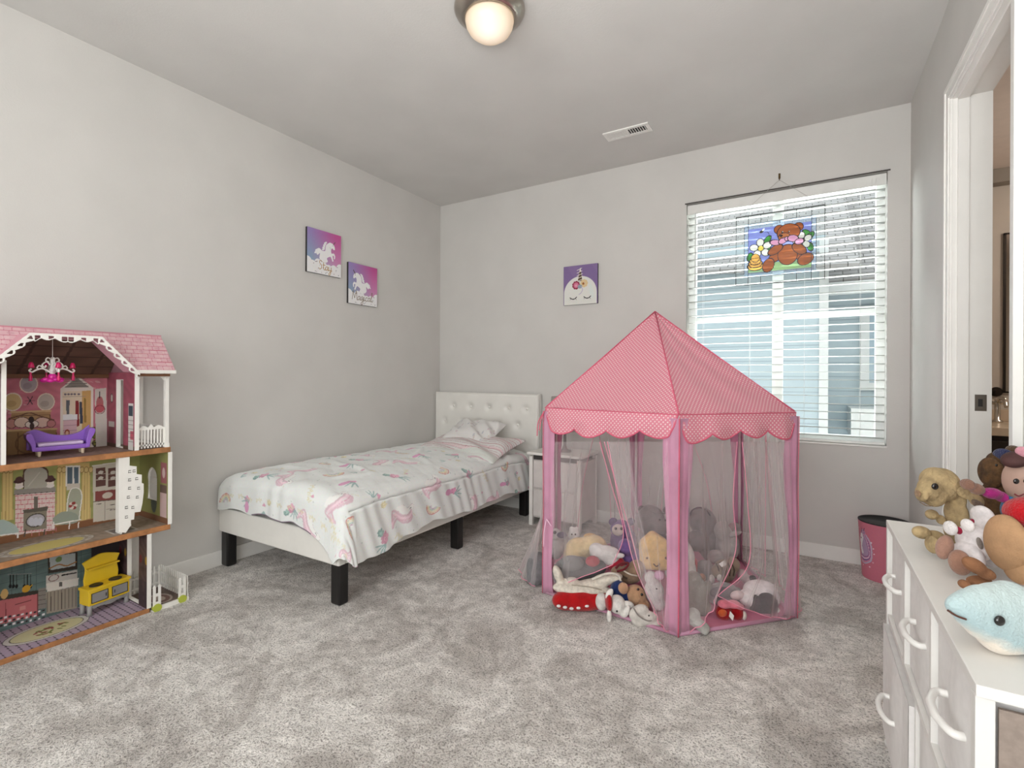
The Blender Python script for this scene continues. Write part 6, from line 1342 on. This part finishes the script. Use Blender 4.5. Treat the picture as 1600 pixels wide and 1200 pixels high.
T.tube('mouth', [(1585, 772, -.033), (1592, 775, -.036), (1600, 772, -.033)], 1.1, (150, 60, 66)); T.blob('shirt', (52, 112, 156), [(1590, 800, 24, 24, .005, .04), (1576, 782, 11, 8, -.01, .02)]); T.blob('arm', (150, 112, 94), [(1512, 757, 13, 9, .0, .02), (1526, 764, 14, 9, .0, .018, -22)]); T.blob('sleeve', (170, 42, 122), [(1550, 771, 17, 9, .0, .022, -6), (1564, 776, 10, 9, .0, .02)]); T.blob('legs', (52, 112, 156), [(1585, 835, 18, 22, 0, .035)])
T = Toy('plush_lamb', 'white fluffy plush with pompoms and pinkish brown feet on the dresser', 'plush toy', 1518, 890, 1.12, G_D)
WF = mat('white_fleece', (238, 232, 232), .95)
T.blob('body', None, [(1522, 848, 28, 28, .01, .045), (1512, 870, 26, 22, 0, .04), (1540, 830, 22, 20, .02, .04), (1535, 806, 16, 16, .03, .03), (1545, 862, 18, 24, .01, .035)], m=WF)
T.blob('pompom', (240, 234, 232), [(1485, 825, 12, 11, -.02, .016)]); T.blob('pompom', (240, 234, 232), [(1512, 821, 11, 10, -.03, .016)]); T.blob('ribbon', (158, 34, 62), [(1498, 829, 6, 7, -.015, .010), (1519, 814, 4, 5, -.01, .008)])
T.blob('foot', (176, 136, 118), [(1476, 855, 14, 19, -.0, .018, -14)]); T.blob('foot', (170, 128, 108), [(1500, 879, 18, 20, -.035, .022, 15)]); T.blob('felt_leaf', (150, 140, 132), [(1531, 849, 5, 10, -.036, .005, 20)])
T = Toy('plush_monkey', 'tan plush in a red dress leaning over the blue dolphin', 'plush toy', 1560, 910, 1.02, G_D)
T.blob('body', None, [(1572, 848, 34, 44, 0, .045), (1590, 868, 28, 36, 0, .045)], m=mat('caramel_plush', (186, 146, 108), .95, noise=.08, nscale=30, bump=.6, bscale=200))
T.blob('dress', (186, 22, 32), [(1606, 800, 34, 22, .0, .052, 20), (1618, 830, 30, 34, .0, .055, 30), (1640, 850, 34, 40, 0, .055)]); T.blob('foot', None, [(1523, 884, 24, 11, -.02, .02, -32), (1540, 896, 16, 9, -.02, .02, -20)], m=mat('brown_plush_foot', (150, 104, 72), .95, noise=.1, bump=.6, bscale=200)); T.blob('tail', None, [(1507, 913, 12, 7, -.02, .013), (1530, 908, 22, 8, .0, .015)], m=mat('brown_plush_foot', (150, 104, 72), .95)); T.blob('leg', None, [(1592, 892, 22, 20, -.02, .03)], m=mat('caramel_plush', (186, 146, 108), .95))
T = Toy('plush_dolphin', 'pale blue plush dolphin lying at the near end of the dresser', 'plush toy', 1575, 1026, .80, G_D)
def dolphinmat():
    m = bpy.data.materials.new('dolphin_plush'); m.use_nodes = True; N, Lk = nt(m); b = N['Principled BSDF']; b.inputs['Roughness'].default_value = .95; b.inputs['Sheen Weight'].default_value = .3
    tc = N.new('ShaderNodeTexCoord'); sp = N.new('ShaderNodeSeparateXYZ'); Lk.new(tc.outputs['Object'], sp.inputs[0]); nz = N.new('ShaderNodeTexNoise'); nz.inputs['Scale'].default_value = 30; nz.inputs['Detail'].default_value = 5; Lk.new(tc.outputs['Object'], nz.inputs['Vector'])
    ma = N.new('ShaderNodeMath'); ma.operation = 'MULTIPLY_ADD'; ma.inputs[1].default_value = .035; Lk.new(nz.outputs['Fac'], ma.inputs[0])
    sl_ = N.new('ShaderNodeMath'); sl_.operation = 'MULTIPLY_ADD'; sl_.inputs[1].default_value = .42; Lk.new(sp.outputs['X'], sl_.inputs[0]); Lk.new(sp.outputs['Z'], sl_.inputs[2]); Lk.new(sl_.outputs[0], ma.inputs[2])
    r = N.new('ShaderNodeValToRGB'); e = r.color_ramp.elements; e[0].position = .028; e[0].color = L4((232, 222, 208)); e[1].position = .045; e[1].color = L4((166, 190, 194)); e.new(.12).color = L4((190, 206, 205)); Lk.new(ma.outputs[0], r.inputs['Fac']); Lk.new(r.outputs['Color'], b.inputs['Base Color'])
    n2 = N.new('ShaderNodeTexNoise'); n2.inputs['Scale'].default_value = 260; Lk.new(tc.outputs['Object'], n2.inputs['Vector']); bp = N.new('ShaderNodeBump'); bp.inputs['Strength'].default_value = .8; bp.inputs['Distance'].default_value = .003; Lk.new(n2.outputs['Fac'], bp.inputs['Height']); Lk.new(bp.outputs['Normal'], b.inputs['Normal']); return m
T.blob('body', None, [(1576, 964, 58, 56, 0, .042), (1556, 961, 52, 50, -.002, .038), (1534, 957, 43, 43, -.004, .033), (1515, 952, 33, 32, -.006, .026), (1500, 948, 23, 22, -.008, .019), (1490, 946, 17, 14, -.008, .013), (1560, 982, 48, 38, 0, .036), (1620, 965, 50, 48, .01, .04), (1660, 960, 36, 34, .02, .03)], m=dolphinmat(), vox=.0026, smooth=9)
T.eye(1562, 970, 8, -.040, (16, 14, 14)); T.tube('mouth', [(1480, 953, -.012), (1494, 962, -.020), (1510, 968, -.026)], 1.6, (96, 60, 50))
T.blob('tail_fin', None, [(1700, 950, 22, 14, .03, .010, 20)], m=mat('dolphin_fin', (168, 198, 202), .95, bump=.6, bscale=200))
